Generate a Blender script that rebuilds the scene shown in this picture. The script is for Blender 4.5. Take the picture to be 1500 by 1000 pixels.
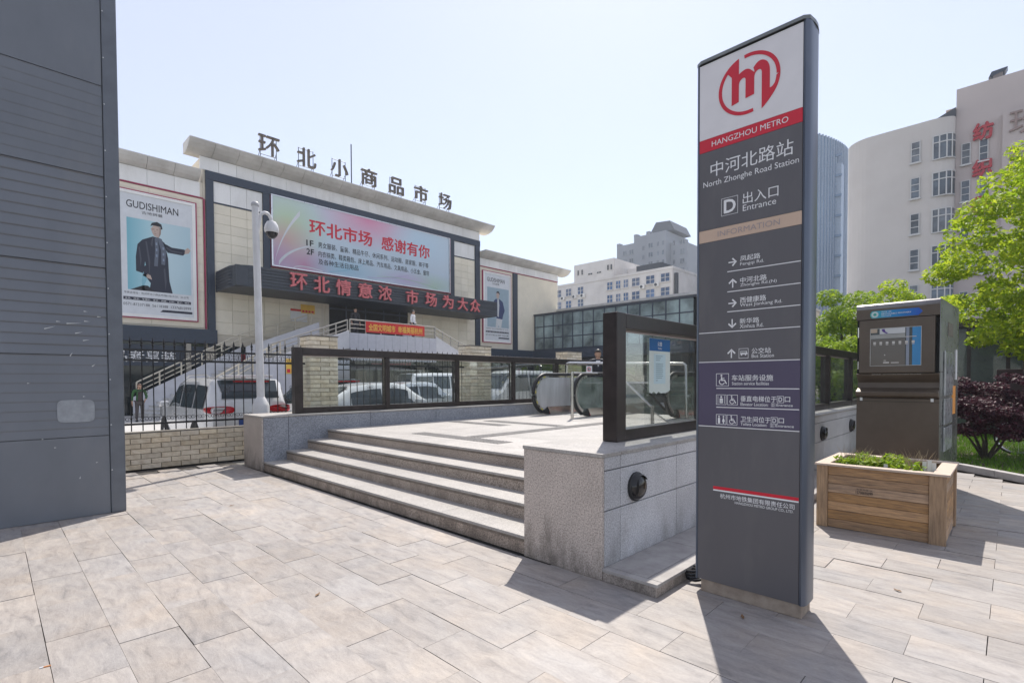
import bpy, bmesh, math, random
from mathutils import Vector, Matrix
R = math.radians
rnd = random.Random(7)
scene = bpy.context.scene
for o in list(bpy.data.objects): bpy.data.objects.remove(o)

# ------------------------------------------------------------------ camera
cam = bpy.data.cameras.new('camera'); camo = bpy.data.objects.new('camera', cam); scene.collection.objects.link(camo)
yaw, pitch, roll = R(-44.375), R(-1.3297), R(-0.2209)
F = Vector((math.sin(yaw)*math.cos(pitch), math.cos(yaw)*math.cos(pitch), math.sin(pitch)))
r0 = Vector((math.cos(yaw), -math.sin(yaw), 0)); u0 = r0.cross(F)
rt = math.cos(roll)*r0 + math.sin(roll)*u0; up = -math.sin(roll)*r0 + math.cos(roll)*u0
camo.matrix_world = Matrix(((rt.x, up.x, -F.x, 2.182), (rt.y, up.y, -F.y, -3.190), (rt.z, up.z, -F.z, 1.5), (0, 0, 0, 1)))
cam.sensor_width = 36; cam.sensor_fit = 'HORIZONTAL'; cam.lens = 36*749.0/1500
cam.shift_y = (575.8-500)/1500      # a shift lens: the photograph keeps its verticals upright
cam.clip_start = 0.05; cam.clip_end = 3000
scene.camera = camo
CAM = Vector((2.182, -3.190, 1.5))

# ------------------------------------------------------------------ sky, sun, exposure
SH = Vector((0.345, -0.585, -1.0))                 # where a metre of height throws its shadow
world = bpy.data.worlds.new('World'); scene.world = world; world.use_nodes = True
wn = world.node_tree.nodes; wl = world.node_tree.links
for n in list(wn): wn.remove(n)
wo = wn.new('ShaderNodeOutputWorld'); wb = wn.new('ShaderNodeBackground'); ws = wn.new('ShaderNodeTexSky')
ws.sky_type = 'NISHITA'; ws.sun_disc = False
elev = math.atan2(1, math.hypot(SH.x, SH.y)); ws.sun_elevation = elev
ws.sun_rotation = math.atan2(-SH.x, -SH.y)
ws.air_density = 0.9; ws.dust_density = 0.35; ws.ozone_density = 1.0; ws.altitude = 0
wb.inputs[1].default_value = 0.05
# a bright, evenly hazy day: the clear-sky model plus the same white veil in every direction
veil = wn.new('ShaderNodeBackground'); veil.inputs[0].default_value = (.95, .915, .98, 1); veil.inputs[1].default_value = 0.24
wadd = wn.new('ShaderNodeAddShader')
wl.new(ws.outputs[0], wb.inputs[0]); wl.new(wb.outputs[0], wadd.inputs[0]); wl.new(veil.outputs[0], wadd.inputs[1]); wl.new(wadd.outputs[0], wo.inputs[0])
sun = bpy.data.lights.new('sun', 'SUN'); suno = bpy.data.objects.new('sun', sun); scene.collection.objects.link(suno)
sun.energy = 2.65; sun.angle = R(0.6); sun.color = (1.0, 0.94, 0.86)
suno.rotation_euler = SH.normalized().to_track_quat('-Z', 'Y').to_euler(); suno.location = (-10, 15, 30)
vs = scene.view_settings; vs.view_transform = 'Standard'; vs.look = 'None'; vs.exposure = 1.15; vs.gamma = 1; vs.use_curve_mapping = False
scene.render.engine = 'CYCLES'

# ------------------------------------------------------------------ helpers
COL = scene.collection
WO = {}                                            # world origin of each thing built in world coordinates
class MB:
    def __init__(s): s.v = []; s.f = []
    def quad(s, *p):
        i = len(s.v); s.v += [tuple(q) for q in p]; s.f.append(tuple(range(i, i+len(p)))); return s
    def box(s, x0, x1, y0, y1, z0, z1):
        i = len(s.v)
        s.v += [(x0,y0,z0),(x1,y0,z0),(x1,y1,z0),(x0,y1,z0),(x0,y0,z1),(x1,y0,z1),(x1,y1,z1),(x0,y1,z1)]
        s.f += [(i,i+3,i+2,i+1),(i+4,i+5,i+6,i+7),(i,i+1,i+5,i+4),(i+1,i+2,i+6,i+5),(i+2,i+3,i+7,i+6),(i+3,i,i+4,i+7)]; return s
    def prism(s, pts, d):                          # closed polygon pts (3d) swept by vector d
        n = len(pts); i = len(s.v); d = Vector(d)
        s.v += [tuple(p) for p in pts] + [tuple(Vector(p)+d) for p in pts]
        s.f += [tuple(range(i+n-1, i-1, -1)), tuple(range(i+n, i+2*n))]
        for k in range(n): s.f.append((i+k, i+(k+1) % n, i+n+(k+1) % n, i+n+k))
        return s
    def tube(s, pts, r, n=8, cap=True):
        pts = [Vector(p) for p in pts]; i = len(s.v); m = len(pts)
        for k, p in enumerate(pts):
            t = (pts[min(k+1, m-1)]-pts[max(k-1, 0)]).normalized()
            a = t.cross(Vector((0, 0, 1)))
            if a.length < 1e-3: a = t.cross(Vector((0, 1, 0)))
            a.normalize(); b = a.cross(t)
            rr = r[k] if isinstance(r, (list, tuple)) else r
            for j in range(n):
                c = 2*math.pi*j/n; s.v.append(tuple(p + a*math.cos(c)*rr + b*math.sin(c)*rr))
        for k in range(m-1):
            for j in range(n):
                s.f.append((i+k*n+j, i+k*n+(j+1) % n, i+(k+1)*n+(j+1) % n, i+(k+1)*n+j))
        if cap: s.f += [tuple(i+j for j in range(n-1, -1, -1)), tuple(i+(m-1)*n+j for j in range(n))]
        return s
    def lathe(s, prof, c, n=16, ax='z'):           # prof: (radius, height) list
        i = len(s.v); m = len(prof)
        for r, h in prof:
            for j in range(n):
                a = 2*math.pi*j/n; x, y = r*math.cos(a), r*math.sin(a)
                p = (x, y, h) if ax == 'z' else ((h, x, y) if ax == 'x' else (x, h, y))
                s.v.append((p[0]+c[0], p[1]+c[1], p[2]+c[2]))
        for k in range(m-1):
            for j in range(n): s.f.append((i+k*n+j, i+k*n+(j+1) % n, i+(k+1)*n+(j+1) % n, i+(k+1)*n+j))
        s.f += [tuple(i+j for j in range(n)), tuple(i+(m-1)*n+j for j in range(n))]
        return s
    def mesh(s, name='mesh'):
        me = bpy.data.meshes.new(name); me.from_pydata(s.v, [], s.f); me.validate()
        bm = bmesh.new(); bm.from_mesh(me); bmesh.ops.recalc_face_normals(bm, faces=bm.faces); bm.to_mesh(me); bm.free()
        return me
    def build(s, name, mat, parent=None, smooth=False, bevel=0, label=None, kind=None):
        me = s.mesh(name)
        if smooth:
            for p in me.polygons: p.use_smooth = True
            me.set_sharp_from_angle(angle=R(38))
        return put(name, me, mat, parent, bevel=bevel, label=label, kind=kind)
def put(name, me, mat, parent=None, loc=(0,0,0), rot=None, bevel=0, label=None, kind=None, local=False):
    o = bpy.data.objects.new(name, me); COL.objects.link(o)
    if mat is not None and me is not None and not me.materials: me.materials.append(mat)
    loc = Vector(loc)
    if parent is not None:
        o.parent = parent
        if not local: loc = loc - WO.get(parent.name, Vector((0,0,0)))
    o.location = loc; WO[o.name] = WO.get(parent.name, Vector((0,0,0))) + loc if (parent is not None) else loc.copy()
    if rot: o.rotation_euler = rot
    if bevel:
        m = o.modifiers.new('bevel', 'BEVEL'); m.width = bevel; m.segments = 2; m.limit_method = 'ANGLE'; m.angle_limit = R(40)
    if label: o['label'] = label
    if kind: o['kind'] = kind
    return o
def tag(o, label, cat, group=None):
    o['label'] = label; o['category'] = cat
    if group: o['group'] = group
    return o
def thing(name, label, cat, loc=(0,0,0), group=None, rotz=0, local=False):
    o = bpy.data.objects.new(name, None); COL.objects.link(o); o.location = loc; o.rotation_euler = (0,0,rotz); o.empty_display_size = .2
    WO[o.name] = Vector((0,0,0)) if local else Vector(loc)
    return tag(o, label, cat, group)
def struct(o): o['kind'] = 'structure'; return o
def copy_tree(src, parent=None):
    c = src.copy(); COL.objects.link(c); c.parent = parent
    WO[c.name] = WO.get(src.name, Vector((0,0,0))).copy()
    for ch in src.children: copy_tree(ch, c)
    return c

# ------------------------------------------------------------------ materials
MATS = {}
def mat(name, col, rough=.6, metal=0, var=.12, scale=6, col2=None, bump=0, bscale=40, rand=0, spec=.5, coat=0, streak=False, detail=5, stain=None, stain_amt=.5, stain_scale=1.2, stretch=None):
    if name in MATS: return MATS[name]
    m = bpy.data.materials.new(name); m.use_nodes = True; MATS[name] = m
    nt = m.node_tree; N = nt.nodes; Lk = nt.links; b = N['Principled BSDF']
    b.inputs['Roughness'].default_value = rough; b.inputs['Metallic'].default_value = metal
    b.inputs['Specular IOR Level'].default_value = spec; b.inputs['Coat Weight'].default_value = coat
    geo = N.new('ShaderNodeNewGeometry'); mp = N.new('ShaderNodeMapping'); Lk.new(geo.outputs['Position'], mp.inputs[0])
    if stretch: mp.inputs['Scale'].default_value = stretch
    nz = N.new('ShaderNodeTexNoise'); nz.inputs['Scale'].default_value = scale; nz.inputs['Detail'].default_value = detail; nz.inputs['Roughness'].default_value = .6
    Lk.new(mp.outputs[0], nz.inputs['Vector'])
    ramp = N.new('ShaderNodeValToRGB'); e = ramp.color_ramp.elements
    c2 = col2 or tuple(c*(1-2*var) for c in col)
    e[0].position = .32; e[1].position = .68; e[0].color = (*c2, 1); e[1].color = (*(c*(1+var*.5) if not col2 else c for c in col), 1)
    Lk.new(nz.outputs['Fac'], ramp.inputs[0]); out = ramp.outputs[0]
    if stain:
        n2 = N.new('ShaderNodeTexNoise'); n2.inputs['Scale'].default_value = stain_scale; n2.inputs['Detail'].default_value = 8; n2.inputs['Roughness'].default_value = .7
        Lk.new(mp.outputs[0], n2.inputs['Vector'])
        r2 = N.new('ShaderNodeValToRGB'); r2.color_ramp.elements[0].position = .5; r2.color_ramp.elements[1].position = .72
        r2.color_ramp.elements[1].color = (stain_amt,)*3+(1,)
        r2.color_ramp.elements[0].color = (0,0,0,1)
        Lk.new(n2.outputs['Fac'], r2.inputs[0])
        mx = N.new('ShaderNodeMix'); mx.data_type = 'RGBA'; Lk.new(r2.outputs[0], mx.inputs[0]); Lk.new(out, mx.inputs[6]); mx.inputs[7].default_value = (*stain, 1); out = mx.outputs[2]
    if rand:
        oi = N.new('ShaderNodeObjectInfo'); ad = N.new('ShaderNodeMath'); ad.operation = 'ADD'; fr = N.new('ShaderNodeMath'); fr.operation = 'FRACT'
        Lk.new(oi.outputs['Random'], ad.inputs[0]); Lk.new(geo.outputs['Random Per Island'], ad.inputs[1]); Lk.new(ad.outputs[0], fr.inputs[0])
        mr = N.new('ShaderNodeMapRange'); mr.inputs[3].default_value = 1-rand; mr.inputs[4].default_value = 1+rand; Lk.new(fr.outputs[0], mr.inputs[0])
        hs = N.new('ShaderNodeHueSaturation'); Lk.new(mr.outputs[0], hs.inputs['Value']); Lk.new(out, hs.inputs['Color']); out = hs.outputs[0]
        ms = N.new('ShaderNodeMapRange'); ms.inputs[3].default_value = 1+rand*.9; ms.inputs[4].default_value = 1-rand*.9
        f2 = N.new('ShaderNodeMath'); f2.operation = 'MULTIPLY'; f2.inputs[1].default_value = 7.13; f3 = N.new('ShaderNodeMath'); f3.operation = 'FRACT'
        Lk.new(fr.outputs[0], f2.inputs[0]); Lk.new(f2.outputs[0], f3.inputs[0]); Lk.new(f3.outputs[0], ms.inputs[0]); Lk.new(ms.outputs[0], hs.inputs['Saturation'])
    Lk.new(out, b.inputs['Base Color'])
    if rough > .15:
        rr = N.new('ShaderNodeMapRange'); rr.inputs[3].default_value = max(.03, rough-.1); rr.inputs[4].default_value = min(1, rough+.1); Lk.new(nz.outputs['Fac'], rr.inputs[0]); Lk.new(rr.outputs[0], b.inputs['Roughness'])
    if bump:
        n3 = N.new('ShaderNodeTexNoise'); n3.inputs['Scale'].default_value = bscale; n3.inputs['Detail'].default_value = 6; Lk.new(mp.outputs[0], n3.inputs['Vector'])
        bp = N.new('ShaderNodeBump'); bp.inputs['Strength'].default_value = bump; bp.inputs['Distance'].default_value = .01; Lk.new(n3.outputs['Fac'], bp.inputs['Height']); Lk.new(bp.outputs[0], b.inputs['Normal'])
    return m
def granite(name, light, dark, rough=.55, dirt=None, dirt_amt=.5):
    m = bpy.data.materials.new(name); m.use_nodes = True; MATS[name] = m
    nt = m.node_tree; N = nt.nodes; Lk = nt.links; b = N['Principled BSDF']
    geo = N.new('ShaderNodeNewGeometry')
    n1 = N.new('ShaderNodeTexNoise'); n1.inputs['Scale'].default_value = 78; n1.inputs['Detail'].default_value = 4; n1.inputs['Roughness'].default_value = .8; Lk.new(geo.outputs['Position'], n1.inputs['Vector'])
    r1 = N.new('ShaderNodeValToRGB'); e = r1.color_ramp.elements; e[0].position = .40; e[0].color = (*dark, 1); e[1].position = .56; e[1].color = (*light, 1); Lk.new(n1.outputs['Fac'], r1.inputs[0])
    n2 = N.new('ShaderNodeTexNoise'); n2.inputs['Scale'].default_value = 2.2; n2.inputs['Detail'].default_value = 7; n2.inputs['Roughness'].default_value = .65; Lk.new(geo.outputs['Position'], n2.inputs['Vector'])
    r2 = N.new('ShaderNodeMapRange'); r2.inputs[1].default_value = .3; r2.inputs[2].default_value = .7; r2.inputs[3].default_value = .82; r2.inputs[4].default_value = 1.08; Lk.new(n2.outputs['Fac'], r2.inputs[0])
    hs = N.new('ShaderNodeHueSaturation'); Lk.new(r2.outputs[0], hs.inputs['Value']); Lk.new(r1.outputs[0], hs.inputs['Color']); out = hs.outputs[0]
    if dirt:
        n4 = N.new('ShaderNodeTexNoise'); n4.inputs['Scale'].default_value = 5; n4.inputs['Detail'].default_value = 8; n4.inputs['Roughness'].default_value = .7
        mp = N.new('ShaderNodeMapping'); mp.inputs['Scale'].default_value = (1, 1, .45); Lk.new(geo.outputs['Position'], mp.inputs[0]); Lk.new(mp.outputs[0], n4.inputs['Vector'])
        sx = N.new('ShaderNodeSeparateXYZ'); Lk.new(geo.outputs['Position'], sx.inputs[0])
        mr = N.new('ShaderNodeMapRange'); mr.inputs[1].default_value = 0; mr.inputs[2].default_value = .5; mr.inputs[3].default_value = .26; mr.inputs[4].default_value = -.10; Lk.new(sx.outputs['Z'], mr.inputs[0])
        ad = N.new('ShaderNodeMath'); ad.operation = 'ADD'; Lk.new(n4.outputs['Fac'], ad.inputs[0]); Lk.new(mr.outputs[0], ad.inputs[1])
        r4 = N.new('ShaderNodeValToRGB'); r4.color_ramp.elements[0].position = .56; r4.color_ramp.elements[1].position = .82; r4.color_ramp.elements[1].color = (dirt_amt,)*3+(1,); r4.color_ramp.elements[0].color = (0,0,0,1); Lk.new(ad.outputs[0], r4.inputs[0])
        mx = N.new('ShaderNodeMix'); mx.data_type = 'RGBA'; Lk.new(r4.outputs[0], mx.inputs[0]); Lk.new(out, mx.inputs[6]); mx.inputs[7].default_value = (*dirt, 1); out = mx.outputs[2]
    oi = N.new('ShaderNodeObjectInfo'); mo = N.new('ShaderNodeMapRange'); mo.inputs[3].default_value = .93; mo.inputs[4].default_value = 1.07; Lk.new(oi.outputs['Random'], mo.inputs[0])
    h2 = N.new('ShaderNodeHueSaturation'); Lk.new(mo.outputs[0], h2.inputs['Value']); Lk.new(out, h2.inputs['Color'])
    Lk.new(h2.outputs[0], b.inputs['Base Color']); b.inputs['Roughness'].default_value = rough
    bp = N.new('ShaderNodeBump'); bp.inputs['Strength'].default_value = .12; bp.inputs['Distance'].default_value = .004; Lk.new(n1.outputs['Fac'], bp.inputs['Height']); Lk.new(bp.outputs[0], b.inputs['Normal'])
    return m
def glassmat(name, tint, refl=1.0, rough=.02, dirt=0):
    m = bpy.data.materials.new(name); m.use_nodes = True; MATS[name] = m
    nt = m.node_tree; N = nt.nodes; Lk = nt.links
    for n in list(N): N.remove(n)
    out = N.new('ShaderNodeOutputMaterial'); tr = N.new('ShaderNodeBsdfTransparent'); tr.inputs[0].default_value = (*tint, 1)
    gl = N.new('ShaderNodeBsdfGlossy'); gl.inputs['Roughness'].default_value = rough
    fr = N.new('ShaderNodeFresnel'); fr.inputs[0].default_value = 1.5
    mu = N.new('ShaderNodeMath'); mu.operation = 'MULTIPLY'; mu.inputs[1].default_value = refl; mu.use_clamp = True; Lk.new(fr.outputs[0], mu.inputs[0])
    mx = N.new('ShaderNodeMixShader'); Lk.new(mu.outputs[0], mx.inputs[0]); Lk.new(tr.outputs[0], mx.inputs[1]); Lk.new(gl.outputs[0], mx.inputs[2])
    if dirt:
        df = N.new('ShaderNodeBsdfDiffuse'); df.inputs[0].default_value = (.6, .66, .62, 1)
        geo = N.new('ShaderNodeNewGeometry'); nz = N.new('ShaderNodeTexNoise'); nz.inputs['Scale'].default_value = 3; nz.inputs['Detail'].default_value = 8; Lk.new(geo.outputs['Position'], nz.inputs['Vector'])
        mr = N.new('ShaderNodeMapRange'); mr.inputs[1].default_value = .35; mr.inputs[2].default_value = .75; mr.inputs[3].default_value = dirt*.3; mr.inputs[4].default_value = dirt*1.6; Lk.new(nz.outputs['Fac'], mr.inputs[0])
        m2 = N.new('ShaderNodeMixShader'); Lk.new(mr.outputs[0], m2.inputs[0]); Lk.new(mx.outputs[0], m2.inputs[1]); Lk.new(df.outputs[0], m2.inputs[2]); mx = m2
    Lk.new(mx.outputs[0], out.inputs[0])
    return m
def plain(name, col, rough=.5, metal=0, spec=.5): return mat(name, col, rough, metal, var=.04, scale=3, spec=spec)

M = {}
def slate():
    m = bpy.data.materials.new('paving_slate'); m.use_nodes = True; N = m.node_tree.nodes; Lk = m.node_tree.links; b = N['Principled BSDF']
    geo = N.new('ShaderNodeNewGeometry'); oi = N.new('ShaderNodeObjectInfo')
    ad = N.new('ShaderNodeMath'); ad.operation = 'ADD'; fr = N.new('ShaderNodeMath'); fr.operation = 'FRACT'; Lk.new(oi.outputs['Random'], ad.inputs[0]); Lk.new(geo.outputs['Random Per Island'], ad.inputs[1]); Lk.new(ad.outputs[0], fr.inputs[0])
    def noise(scale, st, det=6, rough=.6, shift=True):
        mp = N.new('ShaderNodeMapping'); mp.inputs['Scale'].default_value = st; Lk.new(geo.outputs['Position'], mp.inputs[0])
        if shift:                                  # every slab is cut from another place
            sc = N.new('ShaderNodeVectorMath'); sc.operation = 'SCALE'; sc.inputs[0].default_value = (37, 91, 53); Lk.new(fr.outputs[0], sc.inputs['Scale']); Lk.new(sc.outputs[0], mp.inputs['Location'])
        n = N.new('ShaderNodeTexNoise'); n.inputs['Scale'].default_value = scale; n.inputs['Detail'].default_value = det; n.inputs['Roughness'].default_value = rough; n.inputs['Distortion'].default_value = .6; Lk.new(mp.outputs[0], n.inputs['Vector']); return n.outputs['Fac']
    def ramp(f, stops):
        r = N.new('ShaderNodeValToRGB'); e = r.color_ramp.elements
        while len(e) < len(stops): e.new(.5)
        for k, (p, c) in enumerate(stops): e[k].position = p; e[k].color = (*c, 1)
        Lk.new(f, r.inputs[0]); return r.outputs[0]
    def mix(kind, f, a, c):
        x = N.new('ShaderNodeMix'); x.data_type = 'RGBA'; x.blend_type = kind
        if isinstance(f, float): x.inputs[0].default_value = f
        else: Lk.new(f, x.inputs[0])
        Lk.new(a, x.inputs[6]); Lk.new(c, x.inputs[7]); return x.outputs[2]
    cleft = noise(5.5, (.8, 2.4, 1), 9, .68)
    base = ramp(cleft, [(.26,(.20,.186,.178)), (.44,(.315,.288,.268)), (.58,(.37,.339,.312)), (.76,(.425,.388,.35))])
    hue = ramp(noise(1.6, (1,1,1), 3), [(.30,(.90,.97,1.06)), (.5,(1,1,1)), (.70,(1.10,1.0,.88))])
    c = mix('MULTIPLY', .5, base, hue)
    wear = ramp(noise(.55, (1,1,1), 5, .6, False), [(.30,(.86,.86,.87)), (.65,(1.04,1.03,1.02))]); c = mix('MULTIPLY', 1.0, c, wear)
    fine = ramp(noise(60, (1,1.6,1), 4), [(.3,(.90,.90,.90)), (.7,(1.07,1.07,1.07))]); c = mix('MULTIPLY', 1.0, c, fine)
    sp = N.new('ShaderNodeTexVoronoi'); sp.inputs['Scale'].default_value = 2.6; Lk.new(geo.outputs['Position'], sp.inputs['Vector'])
    spot = ramp(sp.outputs['Distance'], [(.0,(.72,.71,.70)), (.035,(.80,.79,.78)), (.06,(1,1,1))]); c = mix('MULTIPLY', .8, c, spot)
    mr = N.new('ShaderNodeMapRange'); mr.inputs[3].default_value = .90; mr.inputs[4].default_value = 1.09; Lk.new(fr.outputs[0], mr.inputs[0])
    hs = N.new('ShaderNodeHueSaturation'); Lk.new(mr.outputs[0], hs.inputs['Value']); Lk.new(c, hs.inputs['Color']); Lk.new(hs.outputs[0], b.inputs['Base Color'])
    b.inputs['Roughness'].default_value = .62
    bp = N.new('ShaderNodeBump'); bp.inputs['Strength'].default_value = .35; bp.inputs['Distance'].default_value = .012; Lk.new(noise(7, (.8,2.6,1), 10, .7), bp.inputs['Height']); Lk.new(bp.outputs[0], b.inputs['Normal'])
    return m
M['tile'] = slate()
M['grout'] = mat('joint_sand', (.10,.09,.08), .95)
M['gran'] = granite('granite_warm', (.60,.53,.475), (.29,.245,.215), dirt=(.10,.085,.07), dirt_amt=.75)
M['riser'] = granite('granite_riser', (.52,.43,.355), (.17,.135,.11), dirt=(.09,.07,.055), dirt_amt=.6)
M['grang'] = granite('granite_grey', (.64,.64,.65), (.36,.36,.375), dirt=(.15,.13,.11), dirt_amt=.45)
M['granp'] = granite('granite_platform', (.45,.425,.395), (.29,.272,.255), rough=.6)
M['grand'] = granite('granite_shaded', (.36,.38,.42), (.12,.13,.15))  # dark bluish tone puts the shade on the left plinth's side into the colour
M['nosing'] = mat('nosing', (.20,.165,.135), .7, var=.2, scale=12)
M['ledge'] = mat('ledge_stone', (.40,.38,.36), .7, col2=(.28,.26,.25), scale=7, bump=.2)
M['bronze'] = mat('bronze_frame', (.042,.032,.030), .35, metal=.3, var=.2)
M['glass'] = glassmat('balustrade_glass', (.945,.975,.965), refl=.5, dirt=.015)
M['steel'] = mat('stainless_steel', (.62,.60,.57), .22, metal=1, var=.08, scale=3)
M['steelw'] = mat('brushed_steel', (.72,.72,.72), .3, metal=1, var=.05)
M['rubber'] = mat('black_rubber', (.018,.018,.02), .45)
M['clad'] = mat('grey_cladding', (.165,.178,.20), .46, metal=.1, var=.08, scale=1.6, col2=(.135,.147,.166), bump=.12, bscale=5, stain=(.23,.225,.215), stain_amt=.35, stain_scale=1.1, stretch=(1,1,.5))
M['cladtrim'] = mat('grey_trim', (.135,.148,.168), .42, metal=.25, var=.08)
M['screw'] = plain('pale_scratch', (.62,.62,.6), .6)
M['pyl'] = mat('pylon_panel', (.11,.105,.112), .46, var=.05, scale=2, stain=(.155,.148,.145), stain_amt=.45, stain_scale=3.5, stretch=(1,1,.35), bump=.03, bscale=6)
M['pylpurple'] = mat('pylon_purple', (.082,.068,.118), .48, var=.05, scale=2)
M['pylmetal'] = mat('pylon_metal', (.13,.15,.19), .36, metal=.55, var=.12, scale=2, stain=(.22,.23,.25), stain_amt=.35, stain_scale=3, stretch=(1,1,.3))
M['pylwhite'] = mat('pylon_white', (.76,.74,.74), .45, var=.03)
M['red'] = plain('signal_red', (.62,.008,.03), .4)
M['print_white'] = plain('print_white', (.80,.80,.80), .5)
M['tan'] = plain('tan_strip', (.60,.44,.33), .5)
M['tanletter'] = plain('tan_lettering', (.36,.305,.30), .5)
M['concrete'] = mat('plinth_concrete', (.36,.30,.24), .85, col2=(.24,.19,.15), scale=14, bump=.3)
M['wood'] = mat('weathered_wood', (.54,.33,.17), .7, col2=(.30,.18,.095), scale=5, rand=.22, bump=.3, bscale=20, stretch=(1.4,1.4,16), stain=(.14,.105,.08), stain_amt=.9, stain_scale=2.6)
M['woodv'] = mat('weathered_wood_upright', (.50,.33,.19), .7, col2=(.29,.185,.105), scale=5, rand=.15, bump=.3, bscale=20, stretch=(16,16,1.2), stain=(.12,.085,.06), stain_amt=.7, stain_scale=2.0)
M['woodtop'] = mat('grey_wood', (.62,.50,.40), .75, col2=(.46,.36,.28), scale=5, stretch=(1.5,12,12), rand=.1)
M['brick'] = mat('sand_brick', (.80,.71,.55), .85, col2=(.64,.54,.40), scale=9, rand=.16, bump=.5, bscale=30)
M['mortar'] = mat('mortar', (.22,.20,.17), .9)
M['iron'] = mat('black_iron', (.012,.012,.014), .4)
M['polewhite'] = mat('white_pole_paint', (.66,.66,.67), .4, var=.05, stain=(.4,.38,.36), stain_amt=.3)
M['beige'] = mat('beige_panel', (.82,.75,.60), .6, var=.06, scale=.8, rand=.05)
M['beigeplain'] = mat('beige_render', (.76,.69,.56), .75, var=.06, scale=.7)
M['whitepanel'] = mat('white_panel', (.84,.83,.80), .5, var=.05, scale=.6, rand=.04, stain=(.45,.42,.38), stain_amt=.35, stain_scale=.8, stretch=(1,1,.35))
M['cornice'] = mat('cornice_metal', (.60,.58,.54), .55, var=.10, scale=.8, rand=.05, stain=(.30,.27,.23), stain_amt=.4)
M['navy'] = mat('navy_frame', (.032,.046,.072), .4, var=.1)
M['slat'] = mat('canopy_slat', (.055,.064,.078), .5, var=.12, metal=.2, rand=.1)
M['darkglass'] = plain('dark_shop_glass', (.018,.025,.028), .08)
M['darkgap'] = plain('dark_interior', (.02,.02,.02), .9)
M['lav'] = mat('lavender_panel', (.50,.505,.55), .6, var=.05, rand=.03)
M['pinkletter'] = mat('faded_red_letter', (.62,.16,.17), .5, var=.15)
M['brownletter'] = mat('brown_letter', (.15,.125,.10), .6, var=.2)
M['redletter'] = plain('deep_red_letter', (.40,.022,.035), .5)
M['crimson'] = plain('crimson_trim', (.36,.03,.09), .5)
M['bannerred'] = plain('banner_red', (.60,.035,.03), .7)
M['banneryellow'] = plain('banner_yellow', (.80,.50,.08), .7)
M['black'] = plain('ink_black', (.02,.02,.025), .6)
M['blackcoat'] = plain('ink_navy', (.022,.026,.045), .6)
M['asphalt'] = mat('parking_concrete', (.50,.49,.475), .85, var=.1, scale=.6, bump=.2)
M['ground'] = mat('city_ground', (.22,.215,.20), .9, var=.1, scale=.1)
M['carwhite'] = mat('car_white', (.68,.69,.70), .25, var=.02, coat=1)
M['carsilver'] = mat('car_silver', (.45,.48,.50), .28, metal=.4, var=.02, coat=1)
M['cardark'] = mat('car_dark', (.03,.035,.04), .25, var=.02, coat=1)
M['carglass'] = plain('car_glass', (.05,.065,.075), .05)
M['taillight'] = plain('tail_light', (.50,.005,.015), .15)
M['tyre'] = mat('tyre', (.02,.02,.02), .85)
M['rim'] = mat('rim', (.45,.46,.48), .3, metal=.9)
M['grass'] = mat('grass_blade', (.085,.19,.022), .6, col2=(.05,.12,.012), scale=2, rand=.25)
M['soil'] = mat('soil', (.10,.075,.05), .95, var=.25, scale=20, bump=.5)
M['kerb'] = mat('kerb_stone', (.42,.40,.385), .75, var=.1, scale=8, rand=.06)
M['bark'] = mat('bark', (.07,.055,.04), .9, var=.25, scale=20, bump=.5)
def leafmat(name, a, b, trans=.45):
    m = bpy.data.materials.new(name); m.use_nodes = True; N = m.node_tree.nodes; Lk = m.node_tree.links; p = N['Principled BSDF']
    geo = N.new('ShaderNodeNewGeometry'); r = N.new('ShaderNodeValToRGB'); r.color_ramp.elements[0].color = (*a,1); r.color_ramp.elements[1].color = (*b,1)
    Lk.new(geo.outputs['Random Per Island'], r.inputs[0]); Lk.new(r.outputs[0], p.inputs['Base Color']); p.inputs['Roughness'].default_value = .5; p.inputs['Specular IOR Level'].default_value = .3
    t = N.new('ShaderNodeBsdfTranslucent'); Lk.new(r.outputs[0], t.inputs[0]); mx = N.new('ShaderNodeMixShader'); mx.inputs[0].default_value = trans
    Lk.new(p.outputs[0], mx.inputs[1]); Lk.new(t.outputs[0], mx.inputs[2]); Lk.new(mx.outputs[0], N['Material Output'].inputs[0]); MATS[name] = m
    return m
M['leafy'] = leafmat('leaf_yellow_green', (.22,.36,.015), (.52,.60,.04), .6)
M['leafg'] = leafmat('leaf_green', (.14,.26,.015), (.36,.46,.04), .55)
M['leafd'] = leafmat('leaf_dark_green', (.03,.075,.015), (.08,.15,.02), .35)
M['leafr'] = leafmat('leaf_purple', (.028,.008,.018), (.11,.032,.048), .3)

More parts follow.
